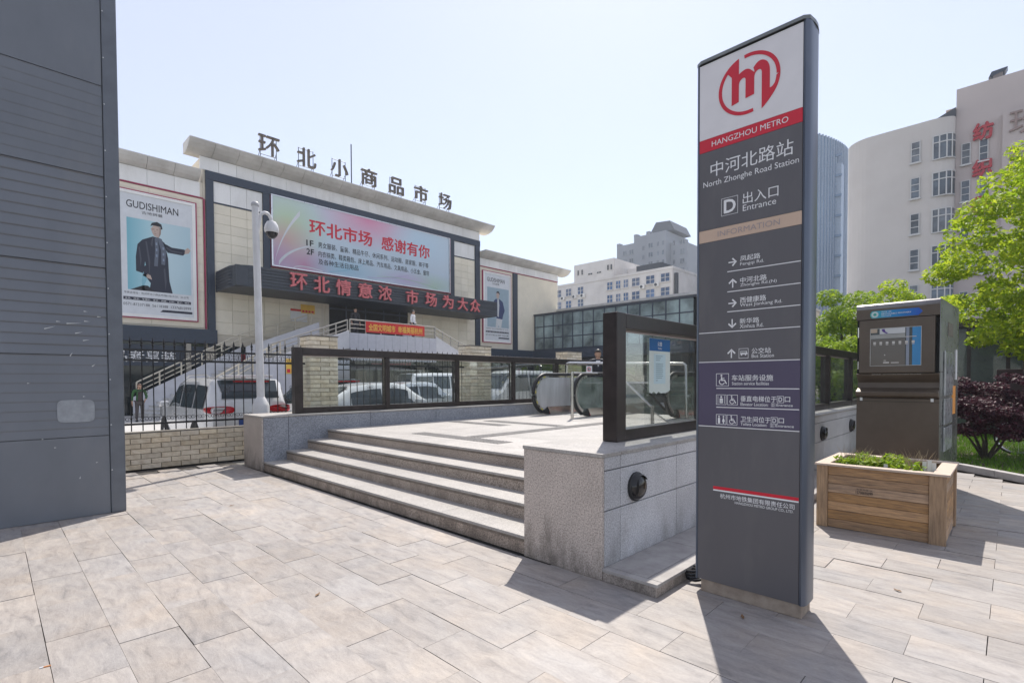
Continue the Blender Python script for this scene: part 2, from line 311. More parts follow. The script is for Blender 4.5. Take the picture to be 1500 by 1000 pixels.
# ------------------------------------------------------------------ lettering (real glyph geometry)
def text(body, parent, O, u, v, w, h, m, depth=0, bold=0, off=.004, name='lettering', fit=True, label=None):
    """glyphs fitted into the box w x h whose lower left corner is O, on the plane spanned by u, v"""
    cu = bpy.data.curves.new('glyphs', 'FONT'); cu.body = body; cu.size = 1; cu.offset = 0; cu.resolution_u = 3
    ob = bpy.data.objects.new('glyphs', cu); COL.objects.link(ob)
    dg = bpy.context.evaluated_depsgraph_get(); me = bpy.data.meshes.new_from_object(ob.evaluated_get(dg))
    bpy.data.objects.remove(ob)
    xs = [q.co.x for q in me.vertices]; ys = [q.co.y for q in me.vertices]
    if not xs: return None
    x0, x1, y0, y1 = min(xs), max(xs), min(ys), max(ys)
    O = Vector(O); u = Vector(u).normalized(); v = Vector(v).normalized(); n = u.cross(v)
    sx = w/(x1-x0); sy = h/(y1-y0)
    for q in me.vertices: q.co = O + u*((q.co.x-x0)*sx) + v*((q.co.y-y0)*sy) + n*off
    if bold > 0:                                # a heavier weight: the same glyphs set again a hair to each side
        bm = bmesh.new(); bm.from_mesh(me); src = list(bm.faces); k = bold*.62
        for q, (a, c) in enumerate(((1,0),(-1,0),(0,1),(0,-1))):
            d = bmesh.ops.duplicate(bm, geom=src); dv = [x for x in d['geom'] if isinstance(x, bmesh.types.BMVert)]
            mv = u*(a*k*sx) + v*(c*k*sy) + n*((q+1)*max(.0002, depth*.012)); 
            for x in dv: x.co += mv
        bm.to_mesh(me); bm.free()
    if depth:
        bm = bmesh.new(); bm.from_mesh(me)
        bmesh.ops.remove_doubles(bm, verts=bm.verts, dist=1e-5)
        r = bmesh.ops.extrude_face_region(bm, geom=list(bm.faces))
        for q in r['geom']:
            if isinstance(q, bmesh.types.BMVert): q.co += n*depth
        bmesh.ops.recalc_face_normals(bm, faces=bm.faces); bm.to_mesh(me); bm.free()
    me.materials.clear()
    return put(name, me, m, parent, label=label)
def flat(name, polys, O, u, v, m, parent, off=.004, depth=0):
    O = Vector(O); u = Vector(u).normalized(); v = Vector(v).normalized(); n = u.cross(v); b = MB()
    for p in polys:
        pts = [O + u*a + v*c + n*off for a, c in p]
        if depth: b.prism(pts, n*depth)
        else: b.quad(*pts)
    return b.build(name, m, parent)
def rect(a0, a1, c0, c1): return [(a0,c0),(a1,c0),(a1,c1),(a0,c1)]
def frame2(a0, a1, c0, c1, t): return [rect(a0,a1,c0,c0+t), rect(a0,a1,c1-t,c1), rect(a0,a0+t,c0+t,c1-t), rect(a1-t,a1,c0+t,c1-t)]
def disc(cx, cy, r, n=16, sy=1): return [(cx+r*math.cos(2*math.pi*i/n), cy+sy*r*math.sin(2*math.pi*i/n)) for i in range(n)]
EX, EY, EZ = Vector((1,0,0)), Vector((0,1,0)), Vector((0,0,1))
# ================================================================== SETTING: ground
WX0, WX1, WY0, WY1 = -6.42, -2.05, 8.9, 13.0        # escalator well
g = MB()
BIG = 1200
for (a, b, c, d) in ((-BIG, WX0, -BIG, BIG), (WX1, BIG, -BIG, BIG), (WX0, WX1, -BIG, WY0), (WX0, WX1, WY1, BIG)):
    g.quad((a,c,-.03),(b,c,-.03),(b,d,-.03),(a,d,-.03))
struct(g.build('ground', M['ground']))
g = MB().quad((-29,-40,-.012),(-8.62,-40,-.012),(-8.62,60,-.012),(-29,60,-.012))
struct(g.build('parking_lot', M['asphalt']))
pav = MB()
for (a, b, c, d) in ((-8.6, 14, -14, .03), (.0, 14, .03, 16)): pav.quad((a,c,-.022),(b,c,-.022),(b,d,-.022),(a,d,-.022))
paving = struct(pav.build('paving', M['grout']))
PX, PY = .65, .2975
tiles = []
for k in range(-14, 42):
    y0 = -2.1 + PY*k
    for i in range(-22, 16):
        x0 = 1.45 + PX*i + (0 if k % 2 else PX/2)
        if x0 < -8.5 or x0 > 7.5 or (y0 > -.25 and x0 < -.62) or y0 > 8.4: continue
        cx, cy = x0+PX/2, y0+PY/2
        a = math.degrees(math.atan2(cx-CAM.x, cy-CAM.y)) + 44.4
        d = math.hypot(cx-CAM.x, cy-CAM.y)
        if abs((a+180) % 360-180) > 52 and d > 1.6: continue
        if y0 < -6: continue
        if cy > 7.0 + max(0, 2.3-cx): continue
        tiles.append((d, x0, y0))
tiles.sort()
tmesh = []
for s in range(4):
    e_ = (.0012,.0018,.0022,.0010)[s]; b = MB().box(e_, PX-e_, e_*.8, PY-e_*.8, -.03, 0); tmesh.append(b.mesh('tile'))
far = MB()
for n, (d, x0, y0) in enumerate(tiles):
    dz = rnd.uniform(-.0022, .0012) + (-.004 if rnd.random() < .06 else 0)
    jx, jy = rnd.uniform(-.0012, .0012), rnd.uniform(-.0012, .0012)
    if n < 300:
        put('tile', tmesh[n % 4], M['tile'], paving, (x0+jx, y0+jy, dz), rot=(0, 0, rnd.uniform(-.0022, .0022)))
    else:
        far.box(x0+.002+jx, x0+PX-.002+jx, y0+.002+jy, y0+PY-.002+jy, -.02, dz)
far.build('distant_tile', M['tile'], paving, kind='stuff')

# ================================================================== entrance steps, plinths, platform
SX0, SX1 = -6.84, -.80
stair = thing('entrance_stairs', 'four grey granite steps leading up to the escalator landing', 'stairs', (-3.8, .03, 0))
tops = [.16, .318, .476, .634]
for k in range(4):
    y0 = .03 + .378*k; y1 = y0 + (.41 if k < 3 else .42); z1 = tops[k]; z0 = tops[k-1] if k else 0
    st = MB().box(SX0, SX1, y0+.03, y1-.04, max(0, z0-.1), z1-.03).build('step', M['gran'], stair)
    cuts = [SX0] + sorted(SX0 + f*(SX1-SX0) for f in ((.27,.62) if k % 2 else (.43,.80))) + [SX1]
    for a, b in zip(cuts[:-1], cuts[1:]):
        MB().box(a+.002, b-.002, y0-.004, y1, z1-.028, z1).build('tread_slab', M['granp'], st, bevel=.004)
        MB().box(a+.002, b-.002, y0-.001, y0+.03, z1-.052, z1-.0285).build('nosing_strip', M['nosing'], st)
        MB().box(a+.002, b-.002, y0+.004, y0+.03, z0-.001, z1-.0525).build('riser_slab', M['riser'], st)
PLY = 1.164
plat = MB()
plat.box(SX0, SX1+.3, PLY+.42, WY0, .30, .627)
plat.box(SX0, WX0, WY0, 13, .30, .627); plat.box(WX1, -.7, WY0, 13, .3, .627)
platform = struct(plat.build('landing', M['granp']))
# landing slabs
for i in range(7):
    for j in range(8):
        a = SX0 + i*(SX1-SX0)/7; b = SX0 + (i+1)*(SX1-SX0)/7; c = PLY+.423 + j*.92; d = min(c+.917, WY0)
        MB().box(a+.0015, b-.0015, c, d, .626, .634).build('landing_slab', M['granp'], platform)
M['tactile'] = mat('tactile_stone', (.30,.285,.27), .7, var=.15, scale=10)
def tactile(x0, x1, y0, y1):
    MB().box(x0, x1, y0, y1, .634, .638).build('tactile_strip', M['tactile'], platform)
    b = MB(); n = int((x1-x0)/.07)
    if x1-x0 > y1-y0:
        for i in range(n): b.box(x0+.02+i*.07, x0+.05+i*.07, y0+.02, y1-.02, .638, .644)
    else:
        for i in range(int((x1-x0)/.075)): b.box(x0+.02+i*.075, x0+.055+i*.075, y0+.02, y1-.02, .638, .644)
    b.build('tactile_rib', M['tactile'], platform)
tactile(-5.0, -2.9, 1.72, 2.02); tactile(-6.5, -4.9, 3.72, 4.02); tactile(-3.95, -3.65, 2.03, 6.2); tactile(-6.1,-3.96,4.35,4.65)

def plinth(name, label, x0, x1, zt, face_x, sgn, mface, mfront, joints, rows):
    t = thing(name, label, 'plinth', ((x0+x1)/2, 0, 0))
    core = MB().box(x0+.03, x1-.03, .03, 13, 0, zt-.04).build('core', M['grout'], t)
    MB().box(x0, x1, 0, .029, 0, zt-.032).build('end_slab', mfront, t, bevel=.003)
    js = [0.03] + joints + [13.0]
    for a, b in zip(js[:-1], js[1:]):
        MB().box(x0-.008, x1+.008, a-.038 if a < .05 else a+.002, b-.002, zt-.03, zt).build('coping_stone', M['granp'], t, bevel=.004)
        for (za, zb) in rows:
            xa, xb = (x1-.03, x1) if sgn > 0 else (x0, x0+.03)
            MB().box(xa, xb, a+.003, b-.003, za, zb).build('face_slab', mface, t, bevel=.003)
    # hidden side
    xa, xb = (x0, x0+.029) if sgn > 0 else (x1-.029, x1)
    if sgn > 0: MB().box(xa, xb, .03, 13, 0, zt-.032).build('inner_slab', M['grand'], t)
    else: MB().box(xa, xb, .03, 13, 0, zt-.032).build('inner_slab', M['grand'], t)
    return t
pr = plinth('right_plinth', 'pale granite side wall with round lamps carrying the right balustrade', -.80, 0, .955, 0, 1, M['grang'], M['gran'], [.25, 1.185, 2.1, 3.02, 3.94, 4.86, 5.8, 6.3, 7.2, 8.1, 9.0, 10, 11], [(.09,.512),(.520,.818),(.826,.923)])
pl = plinth('left_plinth', 'low granite side wall left of the steps carrying the long glass balustrade', -7.70, -6.84, .93, -6.84, 1, M['grand'], M['gran'], [.45, 2.05, 3.65, 5.25, 6.85, 8.45, 10], [(.02, .895)])
# ledge beside the right plinth
ld = thing('stone_ledge', 'low stained stone ledge along the right granite wall', 'ledge', (.22, 3, 0))
MB().box(.002, .445, .004, 7.2, 0, .072).build('ledge_base', M['gran'], ld, bevel=.004)
for a, b in ((0, .25),): MB().box(.002, .455, -.004, .062, .072, .096).build('ledge_border', M['ledge'], ld, bevel=.003)
MB().box(.345, .455, .066, 7.2, .072, .096).build('ledge_border', M['ledge'], ld, bevel=.003)
yy = .066
for n in range(8):
    MB().box(.004, .341, yy+.002, yy+.886, .072, .095).build('ledge_slab', M['ledge'], ld); yy += .89
# round wall lamps
for n, (y, lab) in enumerate(((.47, 'black round wall lamp nearest the steps on the granite wall'), (6.18, 'black round wall lamp just right of the metro pylon'), (8.2, 'black round wall lamp nearest the brown recycling machine'))):
    t = thing('wall_lamp', lab, 'wall lamp', (0, y, .645), 'round lamps on the granite wall')
    MB().lathe([(.118,0),(.118,.018),(.108,.028),(.02,.029)], (.001, y, .645), 24, 'x').build('mounting_ring', M['rubber'], t, smooth=True)
    b = MB().lathe([(.104,0),(.098,.018),(.082,.034),(.055,.046),(.02,.051),(.003,.052)], (.027, y, .645), 24, 'x')
    b.build('dome', mat('lamp_dome', (.022,.02,.02), .12, var=.1), t, smooth=True)
    b = MB()
    for q in range(9):
        a = R(30+q*15); a2 = R(45+q*15)
        b.quad(*[(.03+.008+x_, y+c*r_, .645+s_*r_) for (x_, r_, c, s_) in ((-.01,.111,math.cos(a),math.sin(a)),(-.01,.111,math.cos(a2),math.sin(a2)),(.028,.096,math.cos(a2),math.sin(a2)),(.028,.096,math.cos(a),math.sin(a)))])
    b.build('eyelid', M['rubber'], t)

def balustrade(name, label, x0, x1, z0, z1, posts, pw=.13, yend=12.4):
    t = thing(name, label, 'balustrade', ((x0+x1)/2, posts[0], z0))
    for n, y in enumerate(posts):
        w = .15 if n == 0 else pw*.75
        zt = z1 if n == 0 else z1-.142
        MB().box(x0, x1, y, y+w, z0+.001, zt).build('post', M['bronze'], t, bevel=.006)
    a = posts[0]+.152
    MB().box(x0+.002, x1-.002, a, yend, z1-.14, z1-.002).build('top_rail', M['bronze'], t, bevel=.008)
    xm = (x0+x1)/2
    ends = posts[1:]+[yend]
    for n, y in enumerate(posts):
        ya = y + (.15 if n == 0 else pw*.75); yb = ends[n]
        MB().box(x0+.004, x1-.004, ya+.001, yb-.001, z0+.002, z0+.105).build('bottom_rail', M['bronze'], t, bevel=.004)
        p = MB().box(xm-.006, xm+.006, ya+.002, yb-.002, z0+.107, z1-.142).build('glass_pane', M['glass'], t)
        MB().box(xm-.018, xm+.018, ya+.002, yb-.002, z1-.158, z1-.1425).build('glazing_bead', M['tanletter'], p)
    return t
bl = balustrade('left_balustrade', 'long bronze framed glass balustrade on the left granite wall', -7.20, -7.05, .93, 2.135, [.66, 2.53, 4.40, 6.28, 8.06, 9.95])
br = balustrade('right_balustrade', 'bronze framed glass balustrade behind the pylon with a pasted notice', -.466, -.314, .955, 2.112, [.688, 2.55, 4.42, 6.28, 8.02, 9.95])
# notice pasted on the glass
nt = thing('notice_sheet', 'pale paper notice with blue heading stuck on the balustrade glass', 'notice', (-.38, 1.59, 1.6))
NX = -.384
sheet = MB()
pts = [(1.37,1.925),(1.80,1.925),(1.80,1.40)] + [(1.80-.43*i/9, 1.385+rnd.uniform(-.018,.018)) for i in range(1,9)] + [(1.37,1.39)]
flat('sheet', [[(p[0], p[1]) for p in reversed(pts)]], (NX,0,0), EY, EZ, plain('notice_paper', (.62,.68,.62), .7), nt, off=.0, depth=.0008)
flat('heading', [rect(1.372,1.798,1.80,1.923)], (NX,0,0), EY, EZ, plain('notice_blue', (.01,.11,.30), .6), nt, off=.0016)
text('公告', nt, (NX,1.535,1.85), EY, EZ, .09, .045, M['print_white'], bold=.02, off=.0026)
text('Notice', nt, (NX,1.545,1.818), EY, EZ, .075, .022, M['print_white'], off=.0026)
flat('inner_panel', [rect(1.46,1.70,1.47,1.77)], (NX,0,0), EY, EZ, plain('notice_pale_blue', (.52,.66,.68), .7), nt, off=.0016)
flat('text_line', [rect(1.50,1.50+w,z,z+.008) for z, w in ((1.745,.14),(1.725,.1),(1.705,.08),(1.665,.15),(1.645,.15),(1.625,.14),(1.605,.15),(1.585,.15),(1.565,.14),(1.545,.15),(1.525,.13),(1.50,.04))], (NX,0,0), EY, EZ, plain('notice_ink', (.28,.38,.40), .7), nt, off=.0026)

# ================================================================== escalators
def esc_balustrade(t, x, y0, inner, glassy):
    """newel with a looped handrail; the deck dives at 30 degrees after the landing"""
    zc, r = 1.18, .50
    loop = []
    for i in range(17):
        a = R(-115 - i*(155/16.0)) ; loop.append((x, y0+.5+r*math.cos(a), zc+r*math.sin(a)))
    loop = []
    for i in range(19):
        a = R(248 - i*(158/18.0)); loop.append((x, y0+.5+r*math.cos(a), zc+r*math.sin(a)))
    flat_end = y0+2.6
    path = loop + [(x, flat_end-.3, zc+r), (x, flat_end, zc+r-.04), (x, flat_end+.4, zc+r-.2), (x, flat_end+3.6, zc+r-2.05)]
    MB().tube(path, .042, 10).build('handrail', M['rubber'], t, smooth=True)
    inn = [(p[1], p[2]) for p in loop]; c = (y0+.5, zc)
    k = .905
    ring = [(c[0]+(a-c[0])*k, c[1]+(b-c[1])*k) for a, b in inn]
    # yellow black edging ring
    def band(k0, k1, i0, i1, mt, nm, th=.03):
        b = MB()
        for i in range(i0, i1):
            (a0, b0), (a1, b1) = inn[i], inn[i+1]
            q = [(c[0]+(a0-c[0])*k0, c[1]+(b0-c[1])*k0), (c[0]+(a1-c[0])*k0, c[1]+(b1-c[1])*k0), (c[0]+(a1-c[0])*k1, c[1]+(b1-c[1])*k1), (c[0]+(a0-c[0])*k1, c[1]+(b0-c[1])*k1)]
            b.prism([(x-th, yy, zz) for yy, zz in q], (2*th, 0, 0))
        return b.build(nm, mt, t)
    band(.80, .925, 0, 18, M['steelw'], 'newel_ring', .040)
    if not glassy:
        my = plain('hazard_yellow', (.70,.60,.08), .5)
        for s in range(0, 18, 2):
            band(.85, .905, s, s+1, my if (s//2) % 2 == 0 else M['rubber'], 'hazard_mark', .0425)
    prof = [(c[0]+(a-c[0])*.84, c[1]+(b-c[1])*.84) for a, b in inn] + [(flat_end, zc+.42), (flat_end+3.6, zc-1.47), (flat_end+3.6, zc-2.3), (flat_end, .66), (y0+.62, .66)]
    MB().prism([(x-.022, a, b) for a, b in prof], (.044, 0, 0)).build('side_panel', M['glasspanel'] if glassy else M['escsteel'], t)
    sk = [(y0+.62,.655),(y0+.50,.84),(flat_end,.84),(flat_end+3.6,-1.2),(flat_end+3.6,-1.6),(flat_end,.655)]
    MB().prism([(x-.06, a, b) for a, b in sk], (.12, 0, 0)).build('skirt', M['steel'], t)
    MB().prism([(x-.05, a, b) for a, b in [(y0+.30,.70),(y0+.50,.82),(y0+.62,.645),(y0+.52,.645)]], (.1,0,0)).build('handrail_inlet', M['rubber'], t)
    MB().prism([(x-.052, a, b) for a, b in [(y0+.605,.66),(y0+.66,.66),(y0+.58,.80),(y0+.545,.80)]], (.104,0,0)).build('red_brush', M['red'], t)
M['escsteel'] = mat('polished_panel', (.72,.73,.76), .34, metal=.55, var=.10, scale=1.5, stretch=(1,4,.6))
M['glasspanel'] = glassmat('escalator_glass', (.72,.80,.77), refl=.8, dirt=.16)
def escalator(label, xa, xb, y0, glassy):
    t = thing('escalator', label, 'escalator', ((xa+xb)/2, y0, .634), 'escalators at the metro entrance')
    esc_balustrade(t, xa, y0, 1, glassy[0]); esc_balustrade(t, xb, y0+.05, -1, glassy[1])
    MB().box(xa+.065, xb-.065, y0+.65, y0+2.2, .60, .642).build('landing_plate', M['steelw'], t)
    for k in range(12):
        y = y0+2.2+k*.4; z = .63 - max(0, k-1)*.2
        MB().box(xa+.08, xb-.08, y, y+.4, z-.2, z).build('moving_step', M['tactile'], t)
    MB().box(xa+.07, xb-.07, y0+1.9, y0+2.19, .642, .646).build('comb_plate', plain('comb_red', (.5,.08,.05), .5), t)
escalator('left escalator with hazard-striped newel and mirror-like steel panel', -6.48, -5.24, 6.42, (False, True))
escalator('right escalator seen through the balustrade glass beside the pylon', -3.35, -2.15, 7.35, (True, True))
# side walls of the well
well = MB()
well.box(WX0-.15, WX0-.001, WY0+.001, WY1, -3.5, .626); well.box(WX1+.001, WX1+.15, WY0+.001, WY1, -3.5, .626); well.box(WX0, WX1, WY1+.001, WY1+.15, -3.5, .63); well.quad((WX0,WY0,-3.5),(WX1,WY0,-3.5),(WX1,WY1,-3.5),(WX0,WY1,-3.5))
well.box(WX0, WX1, WY0-.15, WY0-.001, -3.5, .3)
struct(well.build('escalator_well', M['grand']))
# steel barrier
bt = thing('steel_barrier', 'stainless tube barrier with a hanging pictogram beside the escalator', 'barrier', (-4.98, 6.09, .634))
MB().tube([(-4.98,6.09,.634),(-4.98,6.09,1.72)], .036, 14).build('post', M['steel'], bt, smooth=True)
MB().tube([(-4.98,6.09,1.69),(-5.0,7.1,1.69)], .018, 10).build('side_tube', M['steel'], bt, smooth=True)
MB().tube([(-6.66,8.0,.634),(-6.66,8.0,1.93),(-6.62,8.0,1.98),(-6.55,8.0,2.0),(-4.9,8.0,1.94),(-3.25,8.0,1.89),(-3.18,8.0,1.85),(-3.15,8.0,.634)], .04, 12).build('portal_tube', M['steel'], bt, smooth=True)
MB().tube([(-3.17,8,1.45),(-6.64,8,1.45)], .018, 8).build('lower_tube', M['steel'], bt, smooth=True)
MB().box(-5.93,-5.75,7.93,7.945,1.66,1.90).build('hanging_sign', M['print_white'], bt)
flat('prohibition_ring', [[(-5.84+.06*math.cos(a), 1.815+.06*math.sin(a)) for a in [2*math.pi*i/20 for i in range(20)]]], (0,7.93,0), EX, EZ, M['red'], bt)
flat('ring_centre', [disc(-5.84,1.815,.043,18)], (0,7.93,0), EX, EZ, M['print_white'], bt, off=.006)
flat('pictogram', [rect(-5.86,-5.82,1.785,1.83), disc(-5.84,1.842,.012,8)], (0,7.93,0), EX, EZ, M['black'], bt, off=.008)
flat('red_strip', [rect(-5.92,-5.76,1.67,1.725)], (0,7.93,0), EX, EZ, M['red'], bt)
# second stainless rail seen through the right pane
b2 = thing('steel_handrail', 'stainless handrail with slanted brace behind the right pane', 'handrail', (-1.35, 3.0, .634))
MB().tube([(-1.25,3.0,.634),(-1.25,3.0,1.17)], .024, 12).build('post', M['steel'], b2, smooth=True)
MB().tube([(-1.25,3.0,1.14),(-1.70,3.0,1.52)], .013, 10).build('brace', M['steel'], b2, smooth=True)
MB().tube([(-1.25,3.0,1.10),(-.95,3.5,.70)], .011, 10).build('brace', M['steel'], b2, smooth=True)

# ================================================================== metal clad box on the left
CX, CY = -5.24, -2.105
hut = thing('metal_clad_hut', 'tall dark grey metal clad box at the left edge', 'hut', (-7, -5, 0))
HT = 7.6
MB().box(-8.3, CX-.045, -9, CY-.02, 0, HT).build('core', M['cladtrim'], hut)
MB().box(CX-.044, CX+.012, CY-.125, CY+.015, 0, HT).build('corner_trim', M['cladtrim'], hut, bevel=.012)
MB().box(-8.3, CX-.046, CY-.019, CY+.010, 0, HT).build('end_sheet', M['clad'], hut)
seams = [0.0, .90, 1.81, 2.81, 3.84, 4.86, 5.9, HT]
for n, (z0, z1) in enumerate(zip(seams[:-1], seams[1:])):
    prof = [(CX-.044, z0+.004)]
    flatp = n in (0, 5, 6)
    ribs = 0 if flatp else 9
    zz = z0+.004; h = (z1-z0-.008)
    prof.append((CX-.004, zz))
    if n in (1,2,3,4):
        for k in range(ribs):
            a = zz + h*(k+.12)/ribs; b = zz + h*(k+.88)/ribs; e = zz + h*(k+1)/ribs
            dp = {1: .0045, 2: .010, 3: .010, 4: .0035}[n]
            prof += [(CX-.004, a), (CX-.004-dp, b), (CX-.004, e)]
    else:
        prof.append((CX-.004, z1-.004))
    prof[-1] = (CX-.004, z1-.004)
    prof.append((CX-.044, z1-.004))
    MB().prism([(x, -9, z) for x, z in prof], (0, 9+CY-.131, 0)).build('cladding_sheet', M['clad'], hut)
# patch of lighter paint and scratches
patch = [(-2.62+.16*math.copysign(abs(math.cos(a))**.35, math.cos(a)), 1.19+.125*math.copysign(abs(math.sin(a))**.35, math.sin(a))) for a in [2*math.pi*i/40 for i in range(40)]]
flat('paint_patch', [[(a+.10, b) for a, b in patch]], (CX-.003,0,0), EY, EZ, mat('patch_grey', (.30,.32,.34), .6, var=.12, scale=12), hut, off=.004)
sc = []
for (a, b, L_, an) in ((-2.72,2.10,.10,20),(-2.52,2.16,.13,6),(-2.48,2.06,.07,15),(-2.41,2.19,.05,0),(-2.65,2.17,.04,0),(-2.3,2.25,.04,0),(-2.42,1.98,.06,12),(-2.55,1.82,.05,60),(-2.36,1.70,.04,40),(-2.45,1.35,.02,0),(-2.9,1.5,.02,0),(-2.7,.8,.02,0),(-2.5,.45,.03,80),(-2.35,.6,.02,10),(-2.8,.9,.015,0),(-2.42,2.3,.035,0)):
    c, s = math.cos(R(an)), math.sin(R(an)); w = .005
    sc.append([(a-c*L_/2+s*w, b-s*L_/2-c*w), (a+c*L_/2, b+s*L_/2), (a-c*L_/2-s*w, b-s*L_/2+c*w)])
flat('scratch', sc, (CX-.003,0,0), EY, EZ, M['screw'], hut, off=.004)
for z in [.5+.52*i for i in range(13)]:
    MB().lathe([(.007,0),(.006,.004),(.001,.005)], (CX+.012, CY-.112, z), 8, 'x').build('screw', M['screw'], hut)
# ================================================================== brick wall, pillars, iron fence
FX = -8.56
bricks = []
for s in range(6):
    bm = bmesh.new(); bmesh.ops.create_cube(bm, size=1)
    for v in bm.verts: v.co = Vector((v.co.x*.05, v.co.y*.287, v.co.z*.083))
    es = [e for e in bm.edges if all(abs(v.co.x-.025) < 1e-4 for v in e.verts)]
    r = bmesh.ops.bevel(bm, geom=es, offset=.007, segments=1, affect='EDGES')
    fr = [f for f in bm.faces if f.normal.x > .9]
    bmesh.ops.subdivide_edges(bm, edges=[e for f in fr for e in f.edges if abs((e.verts[0].co-e.verts[1].co).y) > .1], cuts=3, use_grid_fill=True)
    for v in bm.verts:
        if v.co.x > .02 and abs(v.co.y) < .13: v.co.x += rnd.uniform(-.006, .007)
    me = bpy.data.meshes.new('brick'); bm.to_mesh(me); bm.free(); bricks.append(me)
wall = thing('brick_wall', 'low sand coloured brick wall under the iron fence', 'wall', (FX, -1, 0))
MB().box(FX-.24, FX-.022, -8, .9, 0, .63).build('mortar', M['mortar'], wall)
MB().box(FX-.24, FX-.03, .905, 16, 0, .6).build('rear_length', M['mortar'], wall)
for r in range(7):
    z = .046 + r*.0895
    for i in range(16):
        y = .55 - i*.297 - (.148 if r % 2 else 0)
        if y < -3.4: continue
        put('brick', bricks[rnd.randrange(6)], M['brick'], wall, (FX-.024+rnd.uniform(-.003,.003), y, z))
MB().box(FX-.25, FX-.005, -8, .9, .631, .645).build('wall_cap', M['mortar'], wall)
def pillar(y0, y1, label):
    t = thing('brick_pillar', label, 'pillar', (FX-.18, (y0+y1)/2, 0), 'brick pillars of the iron fence')
    D = .50; w = y1-y0; x1 = FX+.13; x0 = x1-D
    MB().box(x0+.02, x1-.02, y0+.02, y1-.02, 0, 2.46).build('core', M['mortar'], t)
    for r in range(10, 27):
        z = .046 + r*.0917
        n = 2 if r % 2 else 3
        widths = [w*.36, w*.64] if r % 2 else [w*.68, w*.32]
        yy = y0
        for wd in widths:
            o = put('brick', bricks[rnd.randrange(6)], M['brick'], t, (x1-.02, yy+wd/2, z)); o.scale = (1, (wd-.012)/.287, 1); yy += wd
        xx = x0
        for wd in ([D*.4, D*.6] if r % 2 else [D*.62, D*.38]):
            o = put('brick', bricks[rnd.randrange(6)], M['brick'], t, (xx+wd/2, y0+.02, z), rot=(0,0,-math.pi/2)); o.scale = (1, (wd-.012)/.287, 1); xx += wd
    MB().box(x0-.01, x1+.01, y0-.01, y1+.01, 2.475, 2.50).build('cap', M['mortar'], t)
pillar(1.56, 2.19, 'brick fence pillar nearest the white lamp pole'); pillar(6.02, 6.82, 'brick fence pillar in the middle of the glass balustrade'); pillar(10.3, 11.1, 'brick fence pillar behind the escalator')
# iron bar with spear head
bar = MB().tube([(0,0,.66),(0,0,2.16)], .0095, 6); bar.lathe([(.012,2.13),(.021,2.16),(.012,2.18),(.024,2.205),(.012,2.25),(.001,2.30)], (0,0,0), 6)
barm = bar.mesh('bar')
def scroll(h, w, up=1):
    b = MB(); pts = []
    for s in (-1, 1):
        pts = []
        for i in range(18):
            a = i/17*R(430); r = w*.26*(1-.72*i/17)
            pts.append((0, s*(w*.04+w*.27 - r*math.cos(a)), up*(h*.2 + r*math.sin(a)*1.0 + .0)))
        pts = [(0, s*.004, -up*h*.5)] + pts
        b.tube(pts, .0042, 5)
    return b.mesh('scroll')
scr_up, scr_dn = scroll(.09, .165, 1), scroll(.09, .165, -1)
def fence(y0, y1, label):
    t = thing('iron_fence', label, 'fence', (FX-.12, y0, .645), 'black iron fence panels')
    x = FX-.12
    for z0, z1 in ((2.055,2.09),(1.875,1.915),(.765,.80)):
        MB().box(x-.017, x+.017, y0, y1, z0, z1).build('rail', M['iron'], t)
    n = int(round((y1-y0)/.163)); st = (y1-y0)/n
    for i in range(n):
        y = y0+st*(i+.5); put('bar', barm, M['iron'], t, (x, y, 0))
        put('scroll', scr_up, M['iron'], t, (x, y, .85))
        if i < n-1:
            put('scroll', scr_dn, M['iron'], t, (x, y+st/2, 1.955)); put('scroll', scr_up, M['iron'], t, (x, y+st/2, 2.01))
        if i % 4 == 1: put('scroll', scr_dn, M['iron'], t, (x, y, 1.42)); put('scroll', scr_up, M['iron'], t, (x, y, 1.32))
fence(-4.2, 1.555, 'black iron fence panel above the low brick wall, left of the steps')
fence(2.195, 6.015, 'black iron fence panel behind the first two glass panes'); fence(6.825, 10.295, 'black iron fence panel between the middle and far brick pillars'); fence(11.105, 15, 'black iron fence panel beyond the far brick pillar')

# ================================================================== white camera pole
cp = thing('camera_pole', 'white lamp-like pole with a dome camera beside the left granite wall', 'camera pole', (-8.1, .44, 0))
px, py = -8.1, .44
MB().lathe([(.15,0),(.15,1.05),(.14,1.09),(.072,1.22),(.068,1.23)], (px,py,0), 16).build('base', M['polewhite'], cp, smooth=True)
MB().tube([(px,py,1.2),(px-.005,py-.02,3.0),(px-.01,py-.045,4.84)], [.070,.065,.060], 16).build('pole', M['polewhite'], cp, smooth=True)
MB().lathe([(.070,0),(.073,.03),(.066,.06),(.04,.085),(.005,.095)], (px-.01,py-.045,4.83), 16).build('cap', mat('pole_cap', (.45,.45,.46), .4), cp, smooth=True)
arm = []
for i in range(13):
    a = R(180-i*15); arm.append((px-.01, py+.12+.11*math.cos(a)*1.0+.02, 4.60+.15*math.sin(a)))
MB().tube([(px-.01,py-.02,4.28),(px-.01,py+.01,4.45)] + arm[1:], .032, 10).build('arm', M['polewhite'], cp, smooth=True)
hx, hy, hz = px-.01, py+.25, 4.42
hd = MB().lathe([(.03,.20),(.08,.18),(.115,.12),(.13,.05),(.13,.0),(.118,-.03)], (hx,hy,hz), 20).build('camera_housing', M['polewhite'], cp, smooth=True)
MB().lathe([(.112,-.031),(.10,-.08),(.06,-.128),(.01,-.145)], (hx,hy,hz), 20).build('dome', mat('camera_dome', (.03,.03,.035), .08), hd, smooth=True)

